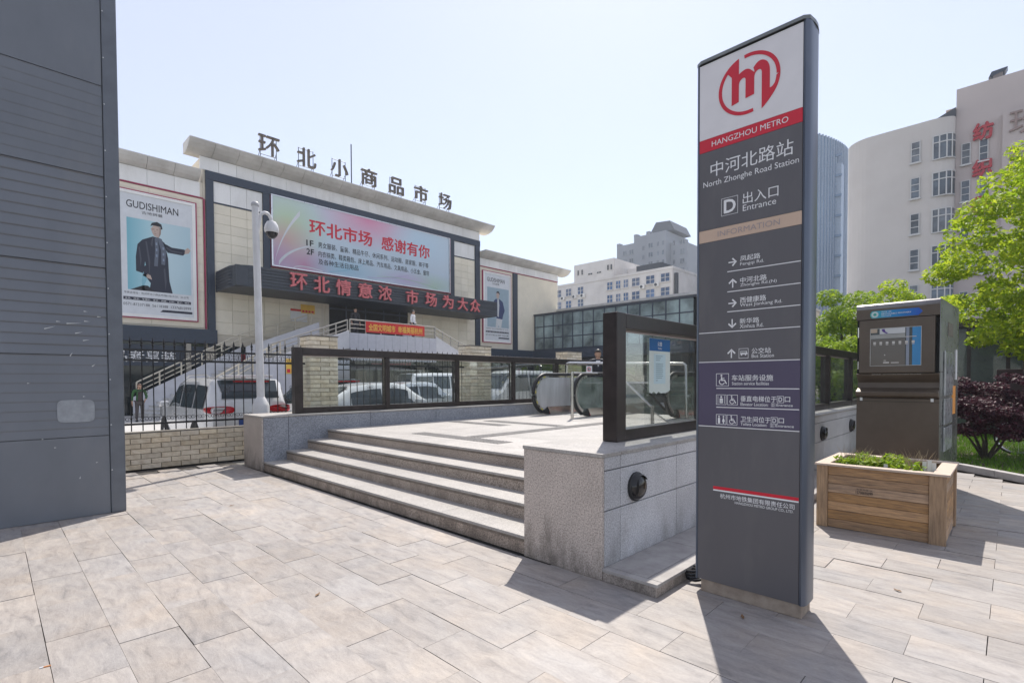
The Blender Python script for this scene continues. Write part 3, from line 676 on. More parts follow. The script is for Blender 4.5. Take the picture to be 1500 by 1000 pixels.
# ================================================================== wooden planter
pt = thing('wooden_planter', 'weathered plank planter box with small green plants', 'planter', (1.25, 3.3, 0), rotz=0)
X0, X1, Y0, Y1, ZT = .745, 1.775, 2.80, 3.78, .628
MB().box(X0+.03, X1-.03, Y0+.03, Y1-.03, .0, .56).build('soil', M['soil'], pt)
for k in range(7):
    z0 = .004+k*(ZT-.006)/7; z1 = z0+(ZT-.006)/7-.003; j = rnd.uniform(-.002,.002)
    MB().box(X0+.10, X1-.125, Y0+.008+j, Y0+.03, z0, z1).build('plank', M['wood'], pt, bevel=.003)
    MB().box(X1-.03, X1-.008+j, Y0+.03, Y1-.09, z0, z1).build('plank', M['wood'], pt, bevel=.003)
    MB().box(X0+.008, X0+.03, Y0+.03, Y1-.03, z0, z1).build('plank', M['wood'], pt)
    MB().box(X0+.03, X1-.03, Y1-.03, Y1-.008, z0, z1).build('plank', M['wood'], pt)
for a, b, c, d in ((X0, X0+.098, Y0-.012, Y0+.03), (X1-.123, X1, Y0-.012, Y0+.028), (X1-.029, X1+.012, Y1-.088, Y1)):
    MB().box(a, b, c, d, 0, ZT).build('corner_board', M['woodv'], pt, bevel=.004)
for a, b, c, d in ((X0-.015, X1+.025, Y0-.03, Y0+.075), (X1-.10, X1+.025, Y0+.078, Y1+.02), (X0-.015, X0+.10, Y0+.078, Y1+.02), (X0+.103, X1-.103, Y1-.09, Y1+.02)):
    MB().box(a, b, c, d, ZT+.001, ZT+.022).build('rim_board', M['woodtop'], pt, bevel=.003)
text('1573003S099', pt, (1.085, Y0+.006, .375), EX, EZ, .14, .028, M['black'], bold=.02, off=.0035, name='stencil')
text('刻章办证  K', pt, (1.092, Y0+.006, .412), EX, EZ, .13, .017, M['black'], off=.0035, name='stencil')
def leafmass(name, centres, n, size, m, parent, rad, flatten=1.0, up=.3, kind=None, seed=1, jag=None):
    rr = random.Random(seed); b = MB(); V = b.v; Fc = b.f
    for (c, rs) in centres:
        for _ in range(int(n*rs**1.6)):
            while 1:
                d = Vector((rr.uniform(-1,1), rr.uniform(-1,1), rr.uniform(-1,1)))
                if .05 < d.length < 1: break
            d = d.normalized()*(d.length**.55)
            p = Vector(c) + Vector((d.x, d.y, d.z*flatten))*rs*rad
            nrm = (d*.6 + Vector((rr.gauss(0,.6), rr.gauss(0,.6), rr.gauss(0,.6)+up))).normalized()
            t = nrm.cross(Vector((rr.gauss(0,1), rr.gauss(0,1), rr.gauss(0,1)))).normalized(); s = nrm.cross(t)
            L_ = size*rr.uniform(.65,1.35); w = L_*.42
            i = len(V); dr = nrm*L_*.12
            V += [tuple(p-t*L_*.5), tuple(p+s*w*.5-dr*.2), tuple(p+t*L_*.5-dr), tuple(p-s*w*.5-dr*.2)]
            Fc.append((i,i+1,i+2,i+3))
    me = bpy.data.meshes.new(name); me.from_pydata(V, [], Fc)
    return put(name, me, m, parent, kind=kind)
for n in range(20):
    x, y = rnd.uniform(X0+.14, X1-.17), rnd.uniform(Y0+.12, Y1-.14)
    if n < 7: y = Y0+.13+rnd.uniform(0,.1)
    lush = rnd.random() < .8
    t = tag(leafmass('small_plant', [((x+rnd.uniform(-.04,.04), y+rnd.uniform(-.04,.04), .650+rnd.uniform(-.02,.03)), 1) for _ in range(3)], 22, .055, M['leafg'] if lush else M['leafy'], None, rnd.uniform(.045,.075), .75, .8, seed=n),
        'low leafy seedling growing in the wooden planter box', 'plant', 'seedlings in the planter')
for n in range(16):
    x, y = X0+.15+rnd.uniform(0,.75), Y0+.2+rnd.uniform(0,.6); b = MB()
    for k in range(14):
        a = rnd.uniform(0,6.28); L_ = rnd.uniform(.08,.20); dx, dy = math.cos(a)*L_*.5, math.sin(a)*L_*.5
        b.tube([(x,y,.56),(x+dx*.5,y+dy*.5,.58+L_*.7),(x+dx,y+dy,.6+L_)], [.0016,.0014,.0005], 3, cap=False)
    tag(b.build('dry_weed', mat('dry_straw', (.42,.33,.20), .8)), 'wispy dry brown weed standing in the wooden planter', 'weed', 'dry weeds in the planter')
for n, (x, y, h) in enumerate(((1.595,3.02,.13),(1.63,3.05,.145),(1.53,2.95,.09),(1.665,3.03,.12),(1.02,2.98,.08),(1.30,2.98,.06))):
    o = MB().box(x-.016, x+.016, y-.0015, y+.0015, .56, .625+h*.75).build('plant_tag', plain('tag_white', (.68,.68,.65), .6))
    tag(o, ['white plastic plant marker at the right end of the planter','tallest white plastic plant marker in the planter','short white plant marker left of the tall ones','rightmost white plastic plant marker in the planter','white plant marker near the left end of the planter','small white plant marker in the middle of the planter'][n], 'plant marker', 'plant markers in the planter')

# ================================================================== recycling machine
kx0, kx1, ky, kd, kz = 0, .84, 0, 1.5, 2.47
kt = thing('recycling_machine', 'tall brown metal recycling machine with screen and blue label', 'machine', (.722, 4.70, 0), rotz=R(-3.0), local=True)
M['kbrown'] = mat('brown_powder_coat', (.125,.098,.074), .40, metal=.35, var=.10, scale=3, rand=.02)
M['ksteel'] = mat('kiosk_side_steel', (.30,.31,.30), .28, metal=.85, var=.08, scale=2)
MB().box(.0, .84, .05, kd, 0, 1.27).build('lower_cabinet', M['kbrown'], kt, bevel=.006)
b = MB(); prof = [(.05,1.275),(-.0,1.30),(-.005,1.35),(.10,1.40),(.11,1.47),(.03,1.565),(.03,1.58),(kd,1.58),(kd,1.275)]
b.prism([(.0,y,z) for y, z in prof], (.84,0,0)); b.build('tray_recess', M['kbrown'], kt, bevel=.006)
MB().box(.0,.84,.012,kd,2.27,2.40).build('header', M['kbrown'], kt)
MB().prism([(0,y,z) for y,z in [(.012,2.40),(.012,2.425),(.022,2.45),(.045,2.466),(.08,2.472),(kd,2.472),(kd,2.40)]], (.84,0,0)).build('top_cover', mat('kiosk_top', (.22,.21,.21), .3, metal=.8), kt)
MB().box(.0,.84,.07,kd,1.581,2.269).build('upper_cabinet', M['kbrown'], kt)
MB().box(.035,.80,.0,.055,1.59,2.26).build('screen_door', M['kbrown'], kt, bevel=.006)
MB().box(.0,.034,.06,.075,1.585,2.265).build('door_gap', M['darkgap'], kt); MB().box(.801,.838,.06,.075,1.585,2.265).build('door_gap', M['darkgap'], kt)
MB().box(.01,.022,.045,.07,2.05,2.18).build('hinge', M['steel'], kt); MB().box(.01,.022,.045,.07,1.64,1.74).build('hinge', M['steel'], kt)
# touch screen: printed face
SO = (.155, -.001, 1.675)
scrn = flat('screen', [[(0+.012*(1-math.cos(R(a))) if 0 else 0, 0) for a in (0,)] and rect(0,.52,0,.475)], SO, EX, EZ, M['darkglass'], kt, off=.001)
flat('screen_border', frame2(0,.52,0,.475,.006), SO, EX, EZ, mat('screen_edge', (.45,.45,.42), .4), scrn, off=.003)
flat('screen_panel', [rect(.006,.36,.006,.34)], SO, EX, EZ, plain('scr_brown', (.10,.085,.075), .12), scrn, off=.0025)
flat('screen_panel', [rect(.10,.36,.40,.469)], SO, EX, EZ, plain('scr_white', (.55,.56,.56), .15), scrn, off=.0025)
flat('screen_panel', [rect(.006,.36,.345,.395)], SO, EX, EZ, plain('scr_grey', (.30,.30,.28), .15), scrn, off=.0025)
flat('screen_panel', [rect(.43,.514,.006,.469)], SO, EX, EZ, plain('scr_blue', (.02,.22,.48), .15), scrn, off=.0025)
flat('screen_panel', [rect(.37,.40,.006,.469)], SO, EX, EZ, plain('scr_slate', (.22,.25,.32), .15), scrn, off=.0025)
flat('screen_panel', [rect(.006,.075,.42,.469)], SO, EX, EZ, plain('scr_tan', (.45,.35,.25), .15), scrn, off=.0025)
flat('screen_icon', [p for i in range(7) for p in (rect(.035+.065*i,.062+.065*i,.275,.305), rect(.035+.065*i,.062+.065*i,.262,.268))], SO, EX, EZ, plain('scr_icon', (.55,.52,.48), .2), scrn, off=.0035)
flat('screen_line', [rect(.14,.20,.035,.05), rect(.22,.30,.035,.045), rect(.15,.16,.13,.145), rect(.145,.17,.065,.072),rect(.36,.47,.35,.358)], SO, EX, EZ, plain('scr_icon', (.5,.5,.5)), scrn, off=.0035)
flat('printed_swirl', [[(.12,.46),(.15,.465),(.16,.43),(.19,.41),(.17,.405),(.13,.43)]], SO, EX, EZ, plain('scr_violet', (.08,.03,.22)), scrn, off=.0035)
# blue arrow label
def gradmat(name, stops, axis_vec, lo, hi, rough=.5):
    m = bpy.data.materials.new(name); m.use_nodes = True; N = m.node_tree.nodes; Lk = m.node_tree.links; p = N['Principled BSDF']; p.inputs['Roughness'].default_value = rough
    tc = N.new('ShaderNodeTexCoord'); dp = N.new('ShaderNodeVectorMath'); dp.operation = 'DOT_PRODUCT'; dp.inputs[1].default_value = axis_vec; Lk.new(tc.outputs['Object'], dp.inputs[0])
    mr = N.new('ShaderNodeMapRange'); mr.inputs[1].default_value = lo; mr.inputs[2].default_value = hi; Lk.new(dp.outputs['Value'], mr.inputs[0])
    r = N.new('ShaderNodeValToRGB'); e = r.color_ramp.elements
    while len(e) < len(stops): e.new(.5)
    for k, (q, c) in enumerate(stops): e[k].position = q; e[k].color = (*c, 1)
    Lk.new(mr.outputs[0], r.inputs[0]); Lk.new(r.outputs[0], p.inputs['Base Color']); return m
lb = [(0,.03),(.02,.0),(.49,.0),(.53,.045),(.49,.09),(.02,.09),(0,.06)]
lab = flat('blue_label', [lb], (.15,.012,2.283), EX, EZ, gradmat('label_gradient', [(0,(.05,.42,.40)),(.35,(.02,.26,.50)),(1,(.01,.08,.45))], (1,0,0), .15, .68), kt, off=.001, depth=.001)
flat('label_emblem', [disc(.05,.045,.038,20)], (.15,.012,2.283), EX, EZ, plain('emblem_pale', (.55,.66,.64)), lab, off=.003)
flat('emblem_core', [disc(.05,.045,.018,14)], (.15,.012,2.283), EX, EZ, plain('emblem_green', (.05,.36,.30)), lab, off=.0035)
text('再生资源 · 回收', lab, (.27,.012,2.345), EX, EZ, .10, .017, M['print_white'], off=.003)
text('RECYCLABLE RECOVERY', lab, (.27,.012,2.32), EX, EZ, .30, .016, M['print_white'], bold=.02, off=.003)
text('MACHINE', lab, (.27,.012,2.297), EX, EZ, .10, .014, M['print_white'], off=.003)
text('再生资源 · RECYCLABLE RECOVERY MACHINE', kt, (.17,-.002+.03,1.568-.003), EX, EZ, .50, .012, plain('kiosk_caption', (.5,.47,.42)), bold=.02, off=.004)
MB().box(.0,.84,.047,.0495,1.225,1.229).build('door_seam', M['darkgap'], kt)
for x in (.055,.775): MB().box(x-.014,x+.014,.040,.0495,1.235,1.275).build('lock_plate', M['steelw'], kt)
# right side with slots
MB().box(.8405,.848,.02,kd-.02,1.60,2.46).build('side_sheet', M['ksteel'], kt); MB().box(.8405,.848,.06,kd-.02,.02,1.59).build('side_sheet', M['ksteel'], kt)
MB().box(.849,.853,.55,.95,2.05,2.22).build('side_vent', M['kbrown'], kt)
for z0, z1 in ((1.30,1.85),(.95,1.27),(.62,.92)):
    MB().box(.8485,.870,.25,.85,z0,z1).build('clear_pocket', mat('clear_plastic', (.42,.44,.43), .12, var=.2, scale=8), kt, bevel=.01)
MB().box(.8485,.856,.95,1.2,1.05,1.42).build('orange_notice', plain('orange', (.80,.30,.02)), kt); MB().box(.8485,.855,1.22,1.32,1.5,1.9).build('white_notice', M['print_white'], kt)

# ================================================================== the metro pylon
PYX0, PYX1, PY0 = .562, 1.300, .322
py_ = thing('metro_pylon', 'tall dark grey metro information pylon with red logo', 'sign', ((PYX0+PYX1)/2, .42, 0))
MB().box(.607, 1.256, .345, .535, 0, .092).build('concrete_foot', M['concrete'], py_, bevel=.006)
def upright(xa, xb):
    # rounded aluminium profile, outline in plan
    s = 1 if xb > xa else -1
    w = abs(xb-xa)
    pl_ = [(0,.335),(w*.35,.329),(w*.75,.345),(w*.95,.375),(w,.42),(w,.47),(w*.95,.515),(w*.75,.545),(w*.35,.56),(0,.555)]
    MB().prism([(xa+s*a, b, .088) for a, b in pl_], (0,0,3.612)).build('side_profile', M['pylmetal'], py_, smooth=True)
upright(.586, .562); upright(1.243, 1.281)
MB().box(.588, 1.241, .340, .550, .09, 3.692).build('body', M['pyl'], py_)
cp_ = [(.556,.43),(.565,.345),(.60,.322),(1.245,.322),(1.275,.345),(1.287,.42),(1.287,.47),(1.275,.545),(1.245,.568),(.60,.568),(.565,.54),(.556,.48)]
MB().prism([(a, b, 3.7005) for a, b in cp_], (0,0,.022)).build('top_cap', mat('cap_metal', (.20,.21,.20), .35, metal=.7), py_)
YF = .3335
def pan(z0, z1, m, nm='face_panel'): return MB().box(.589, 1.240, YF, .3395, z0, z1).build(nm, m, py_)
pan(3.176, 3.69, M['pylwhite'], 'logo_panel'); pan(3.088, 3.174, M['red'], 'red_band'); pan(2.548, 3.086, M['pyl']); pan(2.463, 2.546, M['tan'], 'tan_band')
pan(1.838, 2.461, M['pyl']); pan(1.634, 1.8365, M['pyl']); pan(1.188, 1.6325, M['pylpurple'], 'purple_panel'); pan(.092, 1.1865, M['pyl'])
PO = (0, YF, 0)
def ptx(body, x0, x1, z0, z1, m=None, bold=0): return text(body, py_, (x0, YF, z0), EX, EZ, x1-x0, z1-z0, m or M['print_white'], bold=bold, off=.0015)
def pfl(polys, m=None, name='pictogram'): return flat(name, polys, PO, EX, EZ, m or M['print_white'], py_, off=.0015)
# logo
LC = (.917, 3.447); LR = .195
def lp(u, v): return (LC[0]+u*LR, LC[1]+v*LR)
def arc(a0, a1, r0, r1, n=28, r1b=None):
    out = [(r0*math.cos(R(a0+(a1-a0)*i/n)), r0*math.sin(R(a0+(a1-a0)*i/n))) for i in range(n+1)]
    inn = []
    for i in range(n, -1, -1):
        f = i/n; rr_ = r1 + ((r1b if r1b is not None else r1)-r1)*f
        inn.append((rr_*math.cos(R(a0+(a1-a0)*f)), rr_*math.sin(R(a0+(a1-a0)*f))))
    return out+inn
def bez(p0, p1, p2, n=8): return [((1-t)**2*p0[0]+2*t*(1-t)*p1[0]+t*t*p2[0], (1-t)**2*p0[1]+2*t*(1-t)*p1[1]+t*t*p2[1]) for t in [i/n for i in range(n+1)]]
P_ = []
P_.append([lp(*q) for q in arc(140, 280, 1.0, .885)])
# left stem joined with the ring's upper left
ringtop = [(math.cos(R(a)), math.sin(R(a))) for a in range(140, 108, -4)]
P_.append([lp(*q) for q in ringtop + [(-.31,.95),(-.31,-.50),(-.55,-.55),(-.55,.40)] + [(.885*math.cos(R(140)), .885*math.sin(R(140)))]])
# first arch and middle stem
P_.append([lp(*q) for q in [(-.312,.36)] + bez((-.31,.42),(-.05,.60),(.10,.40)) + [(.19,.30),(.19,-.42),(-.09,-.46),(-.09,.10)] + bez((-.09,.16),(-.10,.28),(-.20,.24),5) + bez((-.20,.24),(-.30,.20),(-.312,.06),5)])
# second arch and right stem with its tail
P_.append([lp(*q) for q in [(.192,.36)] + bez((.16,.45),(.36,.74),(.58,.50),8) + bez((.58,.50),(.68,.38),(.68,.18),5) + [(.68,-.28)] + bez((.68,-.40),(.74,-.42),(.80,-.34),5) + [(.885*math.cos(R(a)), .885*math.sin(R(a))) for a in range(-20, -1, 5)] + [(math.cos(R(a)), math.sin(R(a))) for a in range(0, -36, -5)] + bez((.80,-.60),(.66,-.80),(.43,-.99),6) + [(.43,.12)] + bez((.43,.22),(.40,.36),(.30,.32),5) + bez((.30,.32),(.20,.28),(.192,.14),5)])
P_.append([lp(*q) for q in arc(98, -1.5, 1.0, .885)])
flat('metro_emblem', P_, PO, EX, EZ, M['red'], py_, off=.0015, depth=.001)
ptx('HANGZHOU METRO', .676, 1.160, 3.113, 3.15)
ptx('中河北路站', .668, 1.190, 2.905, 3.005); ptx('North Zhonghe Road Station', .618, 1.222, 2.832, 2.882)
pfl(frame2(.744,.855,2.62,2.738,.0025)); ptx('D', .764, .838, 2.637, 2.722, bold=.04)
ptx('出入口', .886, 1.106, 2.668, 2.742); ptx('Entrance', .887, 1.093, 2.622, 2.662)
ptx('INFORMATION', .72, 1.116, 2.486, 2.524, M['tanletter'])
ar_r = lambda x, z: [[(x,z-.004),(x+.045,z-.004),(x+.045,z+.004),(x,z+.004)], [(x+.030,z+.028),(x+.056,z),(x+.030,z-.028),(x+.022,z-.022),(x+.043,z),(x+.022,z+.022)]]
ar_u = lambda x, z: [[(x-.004,z-.03),(x+.004,z-.03),(x+.004,z+.02),(x-.004,z+.02)], [(x-.028,z+.004),(x,z+.031),(x+.028,z+.004),(x+.022,z-.004),(x,z+.018),(x-.022,z-.004)]]
ar_d = lambda x, z: [[(a, 2*z-b) for a, b in reversed(p)] for p in ar_u(x, z)]
pfl(ar_r(.795,2.298), name='arrow'); ptx('凤起路', .872, 1.0, 2.294, 2.33, bold=.012); ptx('Fengqi Rd.', .872, 1.022, 2.260, 2.287)
pfl(ar_u(.824,2.156), name='arrow'); ptx('中河北路', .873, 1.04, 2.149, 2.186, bold=.012); ptx('Zhonghe Rd.(N)', .873, 1.10, 2.121, 2.146)
pfl(ar_r(.796,2.022), name='arrow'); ptx('西健康路', .873, 1.037, 2.017, 2.055, bold=.012); ptx('West Jiankang Rd.', .873, 1.133, 1.986, 2.014)
pfl(ar_d(.822,1.885), name='arrow'); ptx('新华路', .872, .996, 1.879, 1.914, bold=.012); ptx('Xinhua Rd.', .872, 1.022, 1.849, 1.875)
pfl(ar_u(.818,1.683), name='arrow'); ptx('公交站', .95, 1.069, 1.677, 1.713, bold=.012); ptx('Bus Station', .95, 1.087, 1.650, 1.674)
for x0, x1, z in ((.787,1.238,2.238),(.788,1.238,2.102),(.788,1.238,1.967),(.591,1.238,1.833),(.591,1.238,1.629),(.717,1.236,1.447),(.717,1.236,1.317),(.591,1.238,1.182)):
    MB().box(x0, x1, YF-.001, YF-.0003, z-.003, z+.0025).build('dividing_line', M['print_white'], py_)
pfl(frame2(.867,.929,1.648,1.714,.0025) + [rect(.877,.919,1.674,1.697), disc(.885,1.671,.005,8), disc(.911,1.671,.005,8), rect(.919,.925,1.676,1.682)])
pfl([rect(.880,.889,1.684,1.694), rect(.8915,.9005,1.684,1.694), rect(.903,.912,1.684,1.694)], M['pyl'])
def wheelchair(x0, z0, s):
    pfl(frame2(x0, x0+s, z0, z0+s, .003))
    c = (x0+s*.46, z0+s*.34); r = s*.24
    ring = [(c[0]+r*math.cos(R(a)), c[1]+r*math.sin(R(a))) for a in range(120, 341, 20)] + [(c[0]+r*.72*math.cos(R(a)), c[1]+r*.72*math.sin(R(a))) for a in range(340, 119, -20)]
    pfl([ring, disc(x0+s*.42, z0+s*.84, s*.075, 10), [(x0+s*.38,z0+s*.74),(x0+s*.47,z0+s*.74),(x0+s*.5,z0+s*.5),(x0+s*.70,z0+s*.5),(x0+s*.86,z0+s*.2),(x0+s*.78,z0+s*.16),(x0+s*.64,z0+s*.42),(x0+s*.40,z0+s*.42)], rect(x0+s*.47,x0+s*.66,z0+s*.58,z0+s*.64)])
wheelchair(.715,1.462,.087); wheelchair(.792,1.334,.070); wheelchair(.790,1.198,.070)
pfl(frame2(.716,.786,1.334,1.404,.003) + [rect(.727,.730,1.342,1.396), rect(.772,.775,1.342,1.396), rect(.740,.762,1.345,1.378), disc(.751,1.388,.007,8)])
pfl([[(.749,1.366),(.753,1.366),(.753,1.35),(.749,1.35)]], M['pylpurple'])
pfl(frame2(.716,.786,1.198,1.268,.003) + [rect(.729,.744,1.205,1.244), disc(.7365,1.253,.006,8), [(.757,1.218),(.777,1.218),(.770,1.244),(.764,1.244)], rect(.763,.771,1.205,1.218), disc(.767,1.253,.006,8)])
ptx('车站服务设施', .822, 1.083, 1.498, 1.538, bold=.012); ptx('Station service facilities', .823, 1.058, 1.470, 1.491, bold=.01)
ptx('垂直电梯位于', .881, 1.105, 1.360, 1.398, bold=.012); pfl(frame2(1.107,1.147,1.356,1.400,.0025)); ptx('D', 1.117, 1.138, 1.364, 1.392, bold=.02); ptx('口', 1.153, 1.184, 1.363, 1.395, bold=.012)
ptx('Elevator Location:', .881, 1.055, 1.332, 1.353, bold=.01); pfl(frame2(1.073,1.097,1.331,1.354,.0015)); ptx('D', 1.079, 1.091, 1.335, 1.350, bold=.02); ptx('Entrance', 1.105, 1.200, 1.334, 1.350, bold=.01)
ptx('卫生间位于', .882, 1.070, 1.224, 1.262, bold=.012); pfl(frame2(1.072,1.112,1.220,1.264,.0025)); ptx('D', 1.082, 1.103, 1.228, 1.256, bold=.02); ptx('口', 1.118, 1.149, 1.227, 1.259, bold=.012)
ptx('Toilets Location:', .882, 1.048, 1.200, 1.220, bold=.01); pfl(frame2(1.068,1.092,1.198,1.222,.0015)); ptx('D', 1.074, 1.086, 1.202, 1.217, bold=.02); ptx('Entrance', 1.100, 1.207, 1.202, 1.218, bold=.01)
MB().box(.698,1.238,YF-.001,YF-.0003,.746,.767).build('red_stripe', M['red'], py_); MB().box(.698,1.238,YF-.001,YF-.0003,.735,.7445).build('white_stripe', M['print_white'], py_)
ptx('杭州市地铁集团有限责任公司', .747, 1.214, .688, .722, bold=.012); ptx('HANGZHOU METRO GROUP CO., LTD.', .847, 1.208, .662, .682, bold=.01)
# cable coil
cb = MB(); pts = []
for i in range(60):
    a = i*.42; r = .075+.012*math.sin(i*1.3); pts.append((.50+r*math.cos(a), .50+r*.9*math.sin(a), .012+.0013*i+.006*math.sin(i*.9)))
pts = [(.62,.56,.02),(.58,.58,.016)] + pts + [(.56,.50,.07),(.60,.45,.05),(.66,.45,.03)]
tag(cb.tube(pts, .009, 6).build('cable_coil', M['rubber'], smooth=True), 'coil of black cable lying at the foot of the metro pylon', 'cable')
# ================================================================== the market hall
FXM = -27.0
mk = thing('market_hall', 'large beige market hall with roof letters, billboard and dark slatted canopy', 'building', (-30, 14, 0))
def wbox(nm, m, y0, y1, z0, z1, proud, par=None, bevel=0): return MB().box(FXM-.02, FXM+proud, y0, y1, z0, z1).build(nm, m, par or mk, bevel=bevel)
MB().box(-50, FXM-.02, 4.5, 23.1, 0, 12.9).build('centre_block', M['beigeplain'], mk)
MB().box(-50, FXM-.021, -14, 4.49, 0, 11.5).build('left_wing', M['beigeplain'], mk)
MB().box(-50, FXM-.021, 23.11, 32.5, 0, 11.0).build('right_wing', M['beigeplain'], mk)
def panels(nm, m, y0, y1, z0, z1, ny, nz, proud=.03, gap=.012, skip=None):
    dy = (y1-y0)/ny; dz = (z1-z0)/nz; me = MB().box(-.02, proud, gap/2, dy-gap/2, gap/2, dz-gap/2).mesh(nm)
    for i in range(ny):
        for j in range(nz):
            if skip and skip(y0+dy*(i+.5), z0+dz*(j+.5)): continue
            put(nm, me, m, mk, (FXM, y0+dy*i, z0+dz*j))
panels('facing_panel', M['beige'], 4.96, 7.33, 7.2, 10.60, 3, 7); panels('facing_panel', M['beige'], 20.62, 22.62, 7.2, 10.60, 3, 7)
panels('white_facing_panel', M['whitepanel'], 4.96, 7.33, 10.68, 11.72, 3, 1); panels('white_facing_panel', M['whitepanel'], 20.62, 22.62, 10.68, 11.72, 3, 1)
DY0, DY1, DZ1 = 11.05, 16.6, 6.25
panels('facing_panel', M['beige'], 4.96, 22.62, 3.95, 7.15, 22, 5, skip=lambda y, z: DY0-.3 < y < DY1+.3)
panels('white_facing_panel', M['whitepanel'], 4.36, 23.1, 12.17, 12.82, 22, 1, .06)
wbox('frame_strip', M['navy'], 4.96, 7.33, 10.605, 10.675, .05); wbox('frame_strip', M['navy'], 20.62, 22.62, 10.605, 10.675, .05)
wbox('frame_beam', M['navy'], 4.60, 23.12, 11.74, 12.16, .12); 
for a, b in ((4.60,4.95),(7.35,7.70),(20.24,20.60),(22.65,23.10)): wbox('frame_post', M['navy'], a, b, 3.3 if a in (4.60,22.65) else 7.1, 11.735, .11)
# entrance: flat near-black sheet, the unlit interior's shade put into its colour
wbox('doorway_shade', M['darkgap'], DY0, DY1, 3.9, DZ1, .035)
wbox('door_lintel', M['beigeplain'], DY0-.25, DY1+.25, DZ1+.002, 7.15, .031)
wbox('door_jamb', M['beigeplain'], DY0-.25, DY0-.002, 3.9, DZ1, .031); wbox('door_jamb', M['beigeplain'], DY1+.002, DY1+.25, 3.9, DZ1, .031)
for y in (12.1,13.4,14.7,15.9): wbox('door_mullion', M['navy'], y, y+.08, 3.9, DZ1, .06)
wbox('door_transom', M['navy'], DY0, DY1, 5.85, 5.95, .065)
# cornices: coved, in lengths
def cornice(y0, y1, zb, zt, out, n):
    prof = [(0,zb),(.10*out,zb+.01),(.30*out,zb+.05*(zt-zb)*2),(.6*out,zb+.28*(zt-zb)),(.85*out,zb+.6*(zt-zb)),(out,zt-.05),(out,zt),(-.4,zt)]
    prof = prof + [(-.4, zb)]
    dy = (y1-y0)/n
    me = MB().prism([(a,.008,b) for a,b in prof],(0,dy-.016,0)).mesh('cornice_length')
    for i in range(n): put('cornice_length', me, M['cornice'], mk, (FXM, y0+dy*i, 0))
    MB().box(FXM-.45, FXM+out*.55, y0+.02, y1-.02, zb+.3*(zt-zb), zt-.03).build('cornice_core', M['cornice'], mk)
cornice(3.75, 24.0, 12.83, 13.35, .85, 18); cornice(-12.0, 4.3, 11.50, 11.98, .55, 15); cornice(23.2, 33.6, 10.95, 11.45, .7, 9)
panels('white_facing_panel', M['whitepanel'], -12, 4.35, 10.76, 11.49, 15, 1, .05); panels('white_facing_panel', M['whitepanel'], 23.14, 32.5, 10.36, 10.94, 9, 1, .05)
wbox('crimson_line', M['crimson'], -12, 4.5, 10.70, 10.75, .06); wbox('crimson_line', M['crimson'], 23.14, 32.5, 10.30, 10.35, .06); wbox('crimson_line', M['crimson'], 4.50, 4.56, 4.2, 10.70, .06)
panels('facing_panel', M['beige'], -11, 4.45, 4.25, 10.68, 7, 14, .02, .008); 
wbox('lower_fascia', M['navy'], -12, 4.95, 3.45, 4.15, .35); wbox('ground_floor_glass', M['darkglass'], -12, 4.5, 0, 3.44, .04)
wbox('wing_bar', M['navy'], 26.75, 27.25, 3.9, 10.29, .10); wbox('lower_fascia', M['navy'], 22.6, 32.5, 3.4, 4.05, .4)
wbox('ground_floor_glass', M['darkglass'], 4.97, 32.5, 0, 3.38, .045)
for y in [5.5+1.5*i for i in range(18)]: wbox('shopfront_mullion', M['navy'], y, y+.09, 0, 3.37, .08)
M['shopwall'] = plain('shop_pale', (.35,.32,.27))
for y in (8.3,12.7,17.2,21.0): wbox('shopfront_pier', M['shopwall'], y, y+.7, 0, 3.37, .12)
for y, w in ((5.6,2.2),(9.4,2.8),(13.8,3.0),(18.3,2.4)): wbox('shop_sign', [M['print_white'],M['redletter'],M['shopwall'],M['slat']][int(y) % 4], y, y+w, 2.55, 3.05, .14)
wbox('left_wall_sign', M['navy'], .2, 4.4, 2.3, 3.3, .12)
text('品者男装', mk, (FXM+.12, .72, 2.48), EY, EZ, 2.45, .52, M['print_white'], bold=.02, off=.006, depth=.03)
MB().box(FXM+.05,FXM+.45,3.55,3.75,0,3.4).build('column', M['shopwall'], mk)
# billboard
M['bill'] = bpy.data.materials.new('billboard_print'); m = M['bill']; m.use_nodes = True
N = m.node_tree.nodes; Lk = m.node_tree.links; p = N['Principled BSDF']; p.inputs['Roughness'].default_value = .55
geo = N.new('ShaderNodeNewGeometry'); 
def blob(cy, cz, ry, rz):
    mp = N.new('ShaderNodeMapping'); mp.inputs['Location'].default_value = (0, -cy/ry, -cz/rz); mp.inputs['Scale'].default_value = (0, 1/ry, 1/rz); Lk.new(geo.outputs['Position'], mp.inputs[0])
    gr = N.new('ShaderNodeTexGradient'); gr.gradient_type = 'SPHERICAL'; Lk.new(mp.outputs[0], gr.inputs[0]); return gr.outputs['Fac']
base = (.56,.66,.74,1); cur = None
for (cy, cz, ry, rz, c) in ((8.6,10.4,2.6,2.2,(.52,.66,.42)),(8.5,9.4,1.8,1.4,(.62,.42,.38)),(9.6,8.2,2.3,1.2,(.60,.30,.42)),(13.6,11.6,3.6,1.9,(.74,.30,.45)),(7.9,8.4,1.2,1.4,(.55,.34,.50)),(12,8.3,2.5,.9,(.40,.62,.74)),(18.5,8.2,2.6,.9,(.50,.64,.52)),(16.5,8.3,2.2,.7,(.58,.50,.68)),(17.8,10.9,3.0,1.6,(.52,.68,.80))):
    mx = N.new('ShaderNodeMix'); mx.data_type = 'RGBA'; Lk.new(blob(cy,cz,ry,rz), mx.inputs[0])
    if cur is None: mx.inputs[6].default_value = base
    else: Lk.new(cur, mx.inputs[6])
    mx.inputs[7].default_value = (*c,1); cur = mx.outputs[2]
Lk.new(cur, p.inputs['Base Color'])
bb = thing('billboard', 'wide pastel billboard with red headline above the canopy', 'billboard', (FXM+.2, 14, 7.8))
BX = FXM+.2
